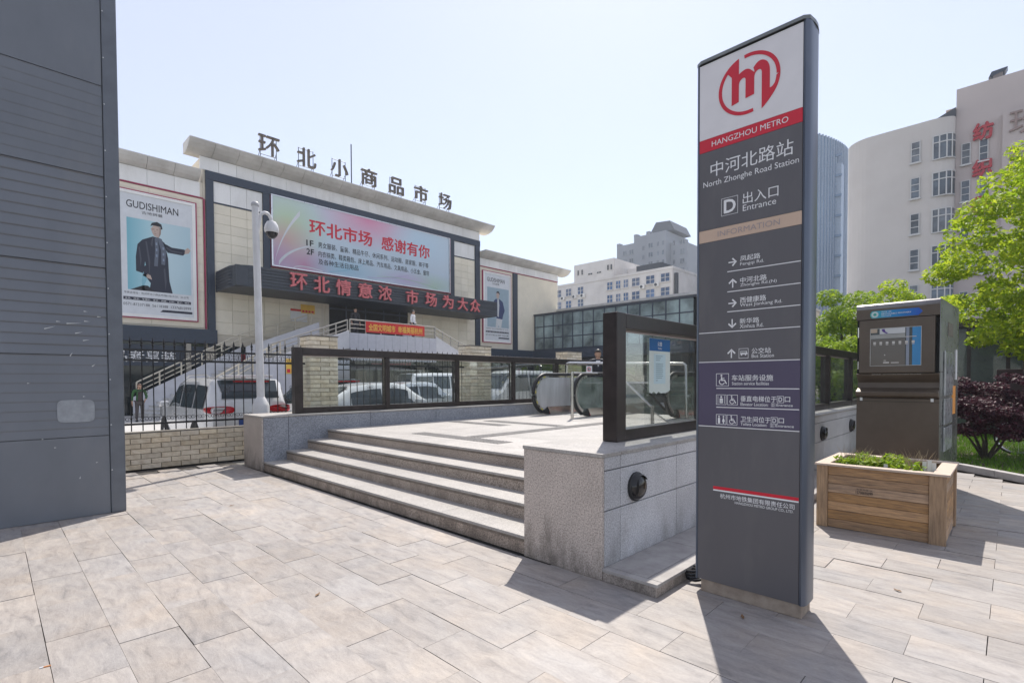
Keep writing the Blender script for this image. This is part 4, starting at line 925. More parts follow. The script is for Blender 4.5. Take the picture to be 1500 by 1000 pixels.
MB().box(FXM+.001+.11, BX, 7.82, 20.02, 7.92, 11.70).build('print_sheet', M['bill'], bb)
MB().box(FXM+.05, BX-.06, 7.72, 20.22, 7.80, 11.735).build('backing', M['crimson'], bb)
for a, b, c, d in ((7.72,20.12,11.70,11.75),(7.72,20.12,7.86,7.91),(7.72,7.80,7.92,11.69),(20.04,20.12,7.92,11.69)): MB().box(BX-.05, BX+.04, a, b, c, d).build('frame_tube', M['steelw'], bb)
text('环北市场', bb, (BX, 9.85, 10.02), EY, EZ, 4.0, .86, M['red'], bold=.035, off=.006); text('感谢有你', bb, (BX, 14.55, 9.98), EY, EZ, 3.75, .86, M['red'], bold=.035, off=.006)
bk = M['black']
text('1F', bb, (BX,9.66,9.32), EY, EZ, .40, .32, bk, bold=.04, off=.006); text('男女服装、童装、精品牛仔、休闲系列、运动服、居家服、裤子等', bb, (BX,10.35,9.32), EY, EZ, 7.85, .34, bk, bold=.012, off=.006)
text('2F', bb, (BX,9.66,8.83), EY, EZ, .42, .32, bk, bold=.04, off=.006); text('内衣袜类、鞋类箱包、床上用品、汽车用品、文具用品、小五金、窗帘', bb, (BX,10.35,8.80), EY, EZ, 7.9, .34, bk, bold=.012, off=.006)
text('及各种生活日用品', bb, (BX,10.35,8.36), EY, EZ, 2.55, .32, bk, bold=.012, off=.006)
wh = plain('ribbon_white', (.70,.72,.74))
def ribbon(c0, c1, c2, w0, w1, m_):
    a = bez(c0, c1, c2, 14); up_ = [(q[0], q[1]+w0+(w1-w0)*i/14) for i, q in enumerate(a)]
    flat('printed_ribbon', [a + up_[::-1]], (BX,0,0), EY, EZ, m_, bb, off=.003)
ribbon((7.85,7.95),(8.2,9.6),(9.3,10.9),.05,.30,wh); ribbon((8.1,7.93),(8.6,8.9),(10.2,9.4),.25,.03,wh); ribbon((8.9,7.93),(9.3,8.2),(10.6,7.95),.04,.06,wh)
ribbon((11.0,8.0),(13,8.3),(13.8,9.3),.06,.02,plain('ribbon_cyan',(.32,.58,.70))); ribbon((13.5,8.05),(15,8.1),(16.6,8.6),.03,.03,plain('ribbon_violet',(.55,.45,.66))); ribbon((14.2,8.2),(16.5,8.5),(19.0,7.97),.02,.05,plain('ribbon_green',(.45,.62,.45)))
# slatted canopy
CXF = -24.0
b = MB().box(FXM+.13, CXF-.06, 5.05, 22.05, 6.12, 7.08); b.build('canopy_core', M['slat'], mk)
ns = 7; z0, z1 = 6.08, 7.12; dz = (z1-z0)/ns
for k in range(ns):
    za, zb = z0+k*dz+.012, z0+(k+1)*dz-.012; out = .0
    path = [(FXM+.12, 4.97), (CXF-.9, 4.97)] + [(CXF-.9+.9*math.sin(R(a)), 5.87-.9*math.cos(R(a))) for a in range(10, 91, 16)] + [(CXF, 22.1), (FXM+.12, 22.1)]
    sl = MB(); inn = [(FXM+.12, 5.03), (CXF-.9, 5.03)] + [(CXF-.9+.84*math.sin(R(a)), 5.87-.84*math.cos(R(a))) for a in range(10, 91, 16)] + [(CXF-.055, 22.04), (FXM+.12, 22.04)]
    n_ = len(path)
    for i in range(n_-1):
        a, c, d, e = path[i], path[i+1], inn[i+1], inn[i]
        sl.quad((a[0],a[1],za),(c[0],c[1],za),(c[0],c[1],zb),(a[0],a[1],zb)); sl.quad((a[0],a[1],zb),(c[0],c[1],zb),(d[0],d[1],zb),(e[0],e[1],zb)); sl.quad((a[0],a[1],za),(c[0],c[1],za),(d[0],d[1],za),(e[0],e[1],za))
    sl.build('canopy_slat', M['slat'], mk)
for s, y in zip('环北情意浓市场为大众', (7.93,9.15,10.38,11.68,12.95,14.82,16.22,17.56,18.80,19.90)):
    text(s, mk, (CXF+.05, y-.42, 6.22), EY, EZ, .84, .80, M['pinkletter'], bold=.03, off=.03, depth=.10, name='canopy_letter')
# rooftop letters on frames
for s, y in zip('环北小商品市场', (7.63,9.69,11.68,13.64,15.62,17.57,19.62)):
    rl = text(s, mk, (FXM+.25, y-.55, 13.72), EY, EZ, 1.08, 1.02, M['brownletter'], bold=.010, off=0, depth=.14, name='roof_letter')
    b = MB()
    for dy in (-.42,.42): b.tube([(FXM+.2,y+dy,13.36),(FXM+.2,y+dy,14.75)], .02, 5); b.tube([(FXM-.5,y+dy,13.36),(FXM+.2,y+dy,14.0)], .015, 5)
    b.tube([(FXM+.2,y-.42,14.72),(FXM+.2,y+.42,14.72)], .018, 5); b.tube([(FXM+.2,y-.42,13.75),(FXM+.2,y+.42,13.75)], .018, 5)
    b.build('letter_frame', M['slat'], rl)
MB().tube([(FXM-1,13.15,13.3),(FXM-1,13.15,16.55)], .035, 6).build('antenna', M['slat'], mk)
# posters with a printed figure
def poster(y0, y1, z0, z1, label, left):
    X_ = FXM+.12; W = y1-y0; Hh = z1-z0
    t = thing('fashion_poster', label, 'poster', (X_, (y0+y1)/2, z0), 'fashion posters on the market hall')
    MB().box(FXM+.021, X_, y0, y1, z0, z1).build('print_sheet', plain('poster_white', (.66,.68,.70)), t)
    for a, b, c, d in ((y0-.14,y1+.14,z1,z1+.14),(y0-.14,y1+.14,z0-.14,z0),(y0-.14,y0-.001,z0,z1),(y1+.001,y1+.14,z0,z1)): MB().box(FXM+.02, X_+.03, a, b, c+.001, d-.001).build('poster_frame', M['whitepanel'], t)
    for a, b, c, d in ((y0-.2,y1+.2,z1+.14,z1+.19),(y0-.2,y1+.2,z0-.19,z0-.14),(y0-.2,y0-.14,z0-.14,z1+.14),(y1+.14,y1+.2,z0-.14,z1+.14)): MB().box(FXM+.02, X_+.02, a, b, c+.001, d-.001).build('crimson_edge', M['crimson'], t)
    O = (X_, y0, z0); f = lambda polys, m_, nm='printed_figure', off=.004: flat(nm, [[(a*W, b*Hh) for a, b in q] for q in polys], O, EY, EZ, m_, t, off=off)
    text('GUDISHIMAN', t, (X_, y0+.10*W, z0+.885*Hh), EY, EZ, .70*W, .06*Hh, M['black'], bold=.011, off=.004); text('古地狮曼', t, (X_, y0+.30*W, z0+.845*Hh), EY, EZ, .28*W, .026*Hh, M['black'], off=.004)
    f([rect(.10,.97,.20,.80)], gradmat('poster_sky_'+('a' if left else 'b'), [(0,(.18,.44,.52)),(.28,(.36,.58,.64)),(.5,(.50,.64,.68)),(1,(.42,.58,.64))], (0,1,0), y0+.1*W, y1) if left else plain('poster_blue_b', (.32,.42,.48)), 'printed_ground', .002)
    sk = plain('print_skin', (.50,.38,.32)); hair = M['black']; coat = M['blackcoat'] if left else plain('print_blue_coat', (.03,.05,.14)); leg = M['blackcoat'] if left else plain('print_pale_trousers', (.60,.62,.62))
    if left:
        f([[(.21,.36),(.31,.345),(.33,.45),(.345,.40),(.35,.31),(.40,.27),(.38,.20),(.70,.20),(.66,.30),(.655,.34),(.645,.50),(.60,.63),(.52,.665),(.44,.67),(.30,.63),(.235,.585),(.21,.48)]], coat); f([[(.56,.63),(.64,.55),(.86,.545),(.90,.575),(.88,.60),(.70,.60),(.62,.62)]], coat)
        f([[(.88,.56),(.94,.57),(.97,.60),(.93,.62),(.89,.60)], [(.29,.33),(.36,.31),(.42,.30),(.40,.335),(.33,.355)]], sk, off=.005)
        f([[(.415,.735),(.435,.70),(.46,.675),(.52,.665),(.55,.70),(.555,.74),(.53,.765),(.45,.765)]], sk, off=.005); f([[(.41,.755),(.43,.785),(.50,.80),(.56,.785),(.575,.745),(.55,.74),(.545,.762),(.44,.765)]], hair, off=.006)
        f([[(.50,.67),(.56,.66),(.62,.56),(.60,.44),(.55,.44),(.55,.56)], [(.465,.66),(.505,.665),(.52,.56),(.50,.42),(.45,.42),(.47,.56)]], plain('print_scarf', (.11,.13,.17)), off=.006)
        f([[(.13,.20),(.30,.245),(.36,.245),(.46,.20)]], M['black'], off=.005); f([[(.33,.44),(.35,.30),(.31,.24),(.33,.20),(.29,.20),(.28,.28)]], plain('print_teal', (.22,.46,.54)), off=.005)
        f([[(.30,.40),(.345,.42),(.36,.335),(.31,.345)]], coat, off=.006)
        sh_ = plain('print_skin_shade', (.30,.22,.19)); f([[(.43,.735),(.465,.738),(.465,.730),(.432,.727)], [(.49,.737),(.515,.735),(.513,.729),(.492,.729)], [(.455,.70),(.49,.70),(.488,.695),(.46,.695)], [(.468,.727),(.478,.712),(.466,.709)], [(.525,.765),(.552,.745),(.55,.70),(.52,.667),(.528,.70),(.535,.735)]], sh_, off=.0065)
        hl = plain('print_fold', (.060,.066,.088)); f([[(.34,.62),(.36,.62),(.40,.45),(.385,.33),(.375,.45)], [(.25,.56),(.265,.57),(.285,.46),(.27,.40)], [(.62,.60),(.70,.575),(.84,.57),(.84,.562),(.70,.562),(.63,.585)], [(.58,.40),(.60,.42),(.62,.30),(.60,.22)], [(.43,.66),(.45,.665),(.43,.58),(.41,.60)]], hl, off=.0055)
        f([rect(.478,.498,.50+.05*k,.522+.05*k) for k in range(3)] + [rect(.57,.592,.47+.05*k,.492+.05*k) for k in range(3)], plain('print_scarf_light', (.22,.27,.36)), off=.007)
    else:
        f([[(.36,.60),(.44,.635),(.60,.635),(.72,.60),(.80,.47),(.74,.40),(.70,.33),(.46,.34),(.46,.46),(.38,.50)]], coat); f([[(.46,.34),(.70,.33),(.66,.22),(.64,.18),(.56,.18),(.55,.24),(.50,.18),(.42,.18),(.44,.26)]], leg)
        f([[(.46,.70),(.47,.66),(.52,.635),(.57,.66),(.585,.71),(.55,.735),(.48,.735)]], sk, off=.005); f([[(.45,.715),(.48,.75),(.55,.755),(.60,.72),(.575,.70),(.56,.725),(.48,.728)]], hair, off=.006)
        f([[(.50,.63),(.56,.635),(.58,.54),(.55,.36),(.50,.37)]], plain('print_shirt', (.55,.57,.58)), off=.006)
    text('专卖店地址：杭州环北小商品市场B1馆19-20，26-27号', t, (X_, y0+.05*W, z0+.165*Hh), EY, EZ, .88*W, .020*Hh, M['black'], off=.004)
    f([rect(.04,.96,.115,.14)], M['blackcoat'], 'printed_bar'); text('夹克、风衣、羊绒衫、皮衣、西装、衬衫、裤子、棉衣', t, (X_, y0+.06*W, z0+.119*Hh), EY, EZ, .88*W, .015*Hh, M['print_white'], off=.006)
    text('0571-87337188  56118388  13376810999', t, (X_, y0+.04*W, z0+.068*Hh), EY, EZ, .92*W, .022*Hh, M['black'], off=.004)
    f([[(.52,.03),(.98,.03),(.98,.05),(.56,.05)]], M['blackcoat'], 'printed_bar')
poster(1.05, 3.97, 4.70, 10.20, 'fashion poster of a man in a black coat, beside the grey hut', True); poster(23.55, 26.25, 4.72, 9.85, 'fashion poster of a man in a blue jacket, right of the canopy', False)
wbox('poster_surround', M['beigeplain'], 23.14, 26.7, 4.06, 10.28, .02)
panels('facing_panel', M['beige'], 27.26, 32.5, 4.06, 10.28, 1, 1, .02)
# terrace with outside stairs
tr = thing('market_terrace', 'raised lavender clad terrace with outside stairs before the market door', 'terrace', (-24, 12, 0))
TX = -22.0
MB().box(FXM+.2, TX-.03, 9.7, 15.2, 2.7, 3.98).build('deck', M['lav'], tr)
for i in range(11):
    y = 9.72+i*.498; MB().box(TX-.03, TX, y+.006, y+.492, 2.62, 4.02).build('clad_panel', M['lav'], tr)
def flight(y0, z0, y1, z1, x0, x1, n, far=.22):
    for k in range(n):
        ya = y0+(y1-y0)*k/n; yb = y0+(y1-y0)*(k+1)/n; z = z0+(z1-z0)*(k+1)/n
        MB().box(x0, x1, min(ya,yb)+.001, max(ya,yb)-.001, max(0, z-.45), z).build('stair_step', M['stairtread'], tr)
    for xx, hh in ((x1, .16), (x0-.12, .85)):
        b = MB().prism([(xx, y0, z0-.05 if z0 > .1 else 0), (xx, y0, z0+hh), (xx, y1, z1+hh), (xx, y1, max(0, z1-.75))], (.12,0,0)); b.build('stair_stringer', M['stairside'], tr)
M['stairside'] = mat('stair_side_white', (.60,.60,.62), .7, var=.06, scale=2)
M['stairtread'] = mat('stair_stone', (.62,.60,.57), .8, var=.15, scale=6)

for k in range(15):                                 # lower flight, its steps turned towards the car park
    ya, yb, z, rn = 1.35+k*.29, 3.0+k*.24, 2.45*(k+1)/15, .30
    MB().prism([(-26.2,ya,max(0,z-.6)),(-22.5,yb,max(0,z-.6)),(-22.5,yb+.24,max(0,z-.6)),(-26.2,ya+.29,max(0,z-.6))], (0,0,min(z,.6)-.03)).build('stair_step', M['stairtread'], tr)
    MB().prism([(-26.2,ya-.035,z-.03),(-22.47,yb-.035,z-.03),(-22.47,yb+.25,z-.03),(-26.2,ya+.29,z-.03)], (0,0,.03)).build('stair_tread', M['stairside'], tr)
MB().prism([(-26.33,1.35,0),(-26.33,1.35,.85),(-26.33,5.9,3.3),(-26.33,5.9,0)], (.12,0,0)).build('stair_stringer', M['stairside'], tr)
flight(5.9, 2.45, 9.7, 3.98, -25.4, -22.15, 12); flight(18.9, 2.3, 15.2, 3.98, -25.4, -22.15, 12); flight(22.6, 0, 18.9, 2.3, -25.4, -22.4, 14)
def railing(pts, n, x, t, m=None):
    m = m or M['railing']
    def at(f):
        L_ = [0]
        for a, b in zip(pts[:-1], pts[1:]): L_.append(L_[-1]+math.dist(a, b))
        d = f*L_[-1]
        for i in range(len(pts)-1):
            if d <= L_[i+1]+1e-6:
                k = (d-L_[i])/(L_[i+1]-L_[i]); return tuple(pts[i][j]+(pts[i+1][j]-pts[i][j])*k for j in (0,1))
    for k in range(n+1):
        y, z = at(k/n); MB().tube([(x,y,z),(x,y,z+.68)], .035, 6).build('railing_post', m, t)
    for h, r in ((.68,.035),(.45,.022),(.24,.022)):
        MB().tube([(x,y,z+h) for y, z in pts], r, 6).build('railing_tube', m, t)
M['railing'] = mat('railing_metal', (.46,.43,.38), .4, metal=.6)
railing([(9.75,4.02),(15.15,4.02)], 6, TX-.05, tr); railing([(5.9,2.57),(9.7,4.0)], 6, -22.2, tr); railing([(2.75,.50),(6.4,2.75)], 6, -22.42, tr, plain('rail_cream', (.66,.60,.48))); railing([(15.2,4.0),(18.9,2.52)], 6, -22.2, tr); railing([(1.5,.85),(5.9,3.3),(9.7,4.7)], 9, -26.3, tr, plain('rail_cream', (.66,.60,.48)))
bn = thing('red_banner', 'red cloth banner with yellow characters tied to the terrace railing', 'banner', (TX, 12.5, 4.1))
MB().box(TX+.0, TX+.012, 10.62, 14.35, 4.10, 4.66).build('cloth', M['bannerred'], bn)
text('全国文明城市  幸福美丽杭州', bn, (TX+.012, 10.78, 4.19), EY, EZ, 3.4, .36, M['banneryellow'], bold=.03, off=.004)
# small signs on the wall
for (y0, y1, z0, z1, m_, lb, tx) in ((8.75,9.7,4.95,5.65,M['print_white'],'white notice board on the wall left of the market door',None),(9.35,10.15,5.45,5.95,M['banneryellow'],'yellow warning board on the wall left of the market door','小心台阶'),(17.1,17.6,4.85,5.3,M['banneryellow'],'yellow board on the wall right of the market door',None)):
    s = thing('wall_board', lb, 'board', (FXM, (y0+y1)/2, z0), 'boards by the market door'); MB().box(FXM+.031, FXM+.07+.02*(m_ is M['banneryellow']), y0, y1, z0, z1).build('plate', m_, s)
    if tx: flat('red_print', [rect(y0+.06+k*.18, y0+.19+k*.18, z0+.05, z0+.17) for k in range(4)], (FXM+.09,0,0), EY, EZ, M['red'], s, off=.005)
    elif m_ is M['print_white']: flat('red_heading', [rect(y0,y1,z1-.12,z1)], (FXM+.07,0,0), EY, EZ, M['bannerred'], s)
s = thing('yellow_plate', 'yellow square sign on the grey stair wall above the white van', 'sign', (-22, 7, 2.2)); MB().box(-22.02,-22,6.5,7.3,1.9,2.6).build('plate', M['banneryellow'], s); flat('red_print', [rect(6.53+k*.2, 6.68+k*.2, 1.95, 2.12) for k in range(4)], (-22,0,0), EY, EZ, M['red'], s, off=.004)
MB().box(-22.4,-22.03,5.2,9.7,0,2.6).build('stair_wall', M['lav'], tr)

# ================================================================== glazed link and rear wing
gl = thing('glazed_link', 'low glazed building joining the right end of the market hall', 'building', (-20, 31, 0))
GY = 29.3
MB().box(-26.95, -11, GY+.4, 32.4, 0, 7.02).build('body', M['darkglass'], gl)
MB().box(-26.97, -10.9, GY-.05, 32.45, 7.03, 7.15).build('roof_edge', M['slat'], gl)
M['winglass'] = mat('pale_window_glass', (.28,.36,.36), .08, var=.4, scale=.5)
for i in range(14):
    x = -26.85+i*1.0
    for j in range(3):
        z = 4.15+j*.95; MB().box(x+.04, x+.96, GY+.02, GY+.05, z+.04, z+.91).build('pane', M['winglass'], gl)
    MB().box(x-.04, x+.04, GY-.02, GY+.39, 4.1, 7.02).build('mullion', M['navy'], gl)
for j in range(4): MB().box(-26.9, -12.9, GY-.005, GY+.08, 4.11+j*.95, 4.19+j*.95-.0).build('transom', M['navy'], gl)
MB().box(-26.95, -11, GY-.6, GY+.39, 3.35, 4.05).build('awning', M['navy'], gl)
rw = thing('rear_wing', 'beige wing with shop sign behind the glazed link', 'building', (-15, 36, 0))
MB().box(-27.0, -10.5, 32.55, 50, 0, 7.7).build('wall', M['beigeplain'], rw); MB().box(-27.0, -10.4, 32.3, 50, 7.71, 7.9).build('roof_edge', M['cornice'], rw)
for i in range(9): MB().box(-26.5+2.2*i, -26.46+2.2*i, 32.52, 32.56, 7.12, 7.70).build('panel_joint', M['cornice'], rw)
MB().tube([(-19.3,32.4,4),(-19.3,32.4,7.7)], .10, 8).build('drain_pipe', M['crimson'], rw)
sg = thing('shop_sign', 'blue and black shop sign on the beige wing behind the pylon', 'sign', (-16, 32.4, 5.5))
MB().box(-18.4,-13.0,32.40,32.54,5.45,7.35).build('frame', M['whitepanel'], sg); MB().box(-18.2,-15.6,32.36,32.405,5.6,7.2).build('dark_half', M['black'], sg); MB().box(-15.58,-13.1,32.36,32.405,5.6,7.2).build('blue_half', plain('sign_blue', (.22,.52,.68)), sg)
text('服饰', sg, (-15.3,32.36,5.9), EX, EZ, 1.8, .9, M['black'], bold=.02, off=.005); text('一品', sg, (-17.6,32.36,5.7), EX, EZ, 1.6, .8, M['print_white'], bold=.02, off=.005)

# ================================================================== far buildings
def window(t, x0, x1, z0, z1, y, fr, glass, nx=2, nz=1, fw=.08, sill=True):
    w = MB().box(x0, x1, y-.02, y+.06, z0, z1).build('window', glass, t)
    b = MB()
    for k in range(nx+1): xx = x0+(x1-x0)*k/nx; b.box(xx-fw/2, xx+fw/2, y-.07, y-.021, z0, z1)
    for k in range(nz+1): zz = z0+(z1-z0)*k/nz; b.box(x0-fw/2, x1+fw/2, y-.075, y-.0705, zz-fw/2, zz+fw/2)
    b.build('frame', fr, w)
    if sill: MB().box(x0-.1, x1+.1, y-.2, y-.021, z0-.14, z0-fw/2-.005).build('sill', fr, w)
wb_ = thing('white_block', 'off white office block with blue windows behind the market', 'building', (-46, 75, 0))
M['offwhite'] = mat('off_white_render', (.72,.69,.66), .8, var=.08, scale=.25, stain=(.42,.38,.34), stain_amt=.4, stain_scale=.3)
M['blueglass'] = mat('blue_window_glass', (.09,.16,.30), .1, var=.25, scale=.7, rand=.3)
MB().box(-70, -35.1, 70, 92, 0, 18.6).build('wall', M['offwhite'], wb_); MB().box(-70.1, -35.0, 69.9, 70.4, 18.61, 19.0).build('parapet', M['offwhite'], wb_); MB().box(-35.5,-35.02,70.41,92,18.61,19.0).build('parapet', M['offwhite'], wb_)
MB().box(-53.8, -45.5, 69.95, 82, 18.7, 22.0).build('penthouse', M['offwhite'], wb_); MB().box(-45.4,-41,74,80,18.7,20.6).build('penthouse', M['offwhite'], wb_); MB().box(-42.5,-38,72,79,18.7,20.4).build('roof_shed', M['slat'], wb_)
for x, w in ((-57.3,1.1),(-55.06,1.25),(-52.39,1.25),(-46.31,1.1),(-44.67,.9),(-43.22,.9),(-41.38,1.45),(-38.81,1.5),(-36.26,1.5)):
    for z in (17.45,15.3,13.15): window(wb_, x-w/2, x+w/2, z-.68, z+.62, 69.98, M['offwhite'], M['blueglass'], 2, 2, .07)
for x in (-52.86,-52.0,-46.64,-45.99): window(wb_, x-.18, x+.18, 20.1, 21.0, 69.93, M['offwhite'], M['darkglass'], 1, 1, .05, False)
for x in (-50.28,-48.47): window(wb_, x-.45, x+.45, 19.85, 20.15, 69.93, M['offwhite'], M['darkglass'], 2, 1, .05, False)
for n, x in enumerate((-56.2,-53.6,-51.8,-40.1,-37.6)):
    a = thing('air_conditioner', ['leftmost','second','third','fourth','rightmost'][n]+' small air conditioner on the off white office block', 'air conditioner', (x, 69.7, 16.3), 'air conditioners on the white block')
    MB().box(x-.4, x+.4, 69.55, 69.95, 16.15, 16.75).build('case', M['whitepanel'], a); MB().lathe([(.24,-.01),(.24,-.03),(.02,-.03)], (x-.08,69.55,16.45), 12, 'y').build('fan_grille', M['slat'], a)
MB().box(-35.05,-34.6,70.5,71,13,18).build('drain_pipe', M['slat'], wb_)
tw = thing('grey_tower_block', 'hazy grey residential tower with stepped dark roof crown', 'building', (-85, 155, 0))
M['towerwall'] = mat('tower_grey', (.25,.27,.30), .8, var=.06, scale=.1); M['towerwin'] = mat('tower_window', (.13,.16,.19), .12, var=.3, scale=.9, rand=.45)
for a, b, y, h in ((-97.8,-90.2,152,48.6),(-90.1,-84.7,150.5,50.0),(-84.6,-77.7,149,49.6),(-77.6,-71.7,152,45.2)): MB().box(a, b, y, y+16, 0, h).build('wall', M['towerwall'], tw); MB().box(a,a+1.2,y-.05,y+2,h+.01,h+.9).build('parapet', M['towerwall'], tw)
MB().prism([(-84.8,151.5,50.02),(-76.0,151.5,50.02),(-77.6,151.5,53.2),(-82.5,151.5,53.6)], (0,12,0)).build('roof_crown', M['slat'], tw)
for z in [24+3*i for i in range(8)]:
    for a, y in ((-94.5,152),(-92,152),(-86.5,150.5),(-83,149),(-80.4,149),(-78.6,149),(-76.3,152),(-73.5,152)):
        w = 1.6 if a in (-94.5,-83,-73.5,-92) else .8
        window(tw, a-w/2, a+w/2, z, z+1.5, y-.02, M['towerwall'], M['towerwin'], 2, 1, .12, w > 1)
# curved corner building
cb_ = thing('curved_office_building', 'tall beige building with rounded corner and red vertical characters', 'building', (-2, 55, 0))
M['curvewall'] = mat('warm_grey_render', (.57,.54,.51), .8, var=.05, scale=.2, stain=(.48,.44,.41), stain_amt=.4, stain_scale=.25)
M['curvewall2'] = mat('warm_grey_render_dark', (.50,.44,.42), .8, var=.05, scale=.2)
pl2 = [(-1.3,75),(-8.75,75)] + [(-8.75+2*(1-math.cos(R(a))), 52-2*math.sin(R(a))) for a in range(0,91,9)]
pl2 += [(-2.8,50)] + [(-2.8+1.5*math.sin(R(a)), 50.75-.75*math.cos(R(a))-.0) for a in range(0,91,15)]
MB().prism([(a,b,0) for a,b in pl2], (0,0,22.3)).build('rounded_wing', M['curvewall'], cb_)
MB().box(-1.29, 20, 51.0, 76, 0, 24.5).build('main_wall', M['curvewall2'], cb_); MB().box(1.4, 20, 50.6, 50.99, 0, 21.6).build('projecting_bay', M['curvewall2'], cb_)
wf = plain('window_frame_white', (.55,.55,.54))
for z in (10.5,13.4,16.3,19.2,7.6):
    window(cb_, -3.98, -3.42, z, z+1.62, 49.98, wf, M['towerwin'], 1, 3, .06); 
    b = MB(); 
    for xx in (-2.45,-1.95,-1.5): pass
    w = MB().prism([(-2.6,49.985,z-.15),(-1.75,49.985,z-.15),(-1.45,50.2,z-.15),(-1.29,50.6,z-.15),(-1.28,50.9,z-.15),(-2.6,50.9,z-.15)], (0,0,1.85)).build('bay_window', M['towerwin'], cb_)
    b = MB()
    for xx, yy in ((-2.6,49.95),(-2.2,49.95),(-1.75,49.96),(-1.44,50.17)): b.box(xx-.04, xx+.04, yy-.05, yy+.06, z-.15, z+1.7)
    for zz in (z-.15, z+1.15, z+1.7): b.prism([(-2.66,49.93,zz-.04),(-1.74,49.93,zz-.04),(-1.40,50.16,zz-.04),(-1.24,50.6,zz-.04),(-1.3,50.6,zz-.04),(-1.78,50.0,zz-.04),(-2.66,50.0,zz-.04)], (0,0,.08))
    b.build('frame', wf, w)
    window(cb_, -.92, -.42, z-.75, z+.85, 50.97, wf, M['towerwin'], 1, 3, .055); window(cb_, .12, .60, z-.75, z+.85, 50.97, wf, M['towerwin'], 1, 3, .055)
MB().lathe([(.18,0),(.18,-.15),(.12,-.15)], (-6.4,50.55,20.4), 14, 'y').build('round_vent', M['slat'], cb_)
for s, z in (('纺',20.05),('织',17.25),('品',14.4)): text(s, cb_, (-.25,50.97,z), EX, EZ, 1.12, 1.25, M['redletter'], bold=.06, off=.02, depth=.15, name='red_character')
for s, z in (('玫',19.7),('瑰',17.0)): text(s, cb_, (1.75,50.6,z), EX, EZ, 1.9, 1.9, M['curvewall2'] if 0 else mat('brown_character', (.30,.22,.20), .7), off=.02, depth=.12, name='relief_character')
MB().prism([(-2.9,50.6,22.31),(-1.3,50.6,22.31),(-1.3,50.6,23.0)], (0,6,0)).build('stair_roof', M['slat'], cb_); MB().box(-2.0,-1.3,52,54,22.9,23.5).build('roof_box', M['tan'], cb_)
MB().prism([(.55,51.2,24.75),(.72,51.2,25.15),(1.62,51.2,25.2),(1.5,51.2,24.95)], (0,.8,0)).build('solar_panel', M['navy'], cb_); MB().tube([(1.4,51.3,24.5),(1.4,51.3,25.05)], .05, 6).build('panel_leg', M['slat'], cb_); MB().tube([(.75,51.3,24.5),(.75,51.3,24.85)], .05, 6).build('panel_leg', M['slat'], cb_)
# ribbed round tower
ct = thing('round_glass_tower', 'blue grey ribbed round tower behind the pylon', 'building', (-24, 90, 0))
M['ribglass'] = mat('blue_grey_glazing', (.17,.25,.36), .25, var=.15, scale=.15); M['rib'] = mat('pale_rib', (.30,.38,.48), .4)
dr = MB(); ztop = lambda a: 39.6 - 2.4*max(0, math.cos(a))**1.5
for k in range(64):
    a = 2*math.pi*k/64; dr.v += [(-26.6+10*math.cos(a), 90+10*math.sin(a), 0), (-26.6+10*math.cos(a), 90+10*math.sin(a), ztop(a)), (-26.6+9.3*math.cos(a), 90+9.3*math.sin(a), ztop(a)+.5)]
for k in range(64):
    n_ = (k+1) % 64; dr.f += [(3*k, 3*n_, 3*n_+1, 3*k+1), (3*k+1, 3*n_+1, 3*n_+2, 3*k+2)]
dr.f.append(tuple(3*k+2 for k in range(64))); dr.build('drum', M['ribglass'], ct, smooth=True)
for i in range(64):
    a = R(-185+i*3.05); MB().box(-26.6+10.0*math.cos(a)-.12, -26.6+10.0*math.cos(a)+.12, 90+10.0*math.sin(a)-.12, 90+10.0*math.sin(a)+.12, 0, ztop(a)+.15).build('rib', M['rib'], ct)
MB().box(-17.9,-16.5,86.5,88,0,34).build('lift_shaft', M['rib'], ct)
for i in range(12): MB().box(-18.0,-16.4,86.3,86.45,2+3*i,2.35+3*i).build('shaft_band', M['ribglass'], ct)
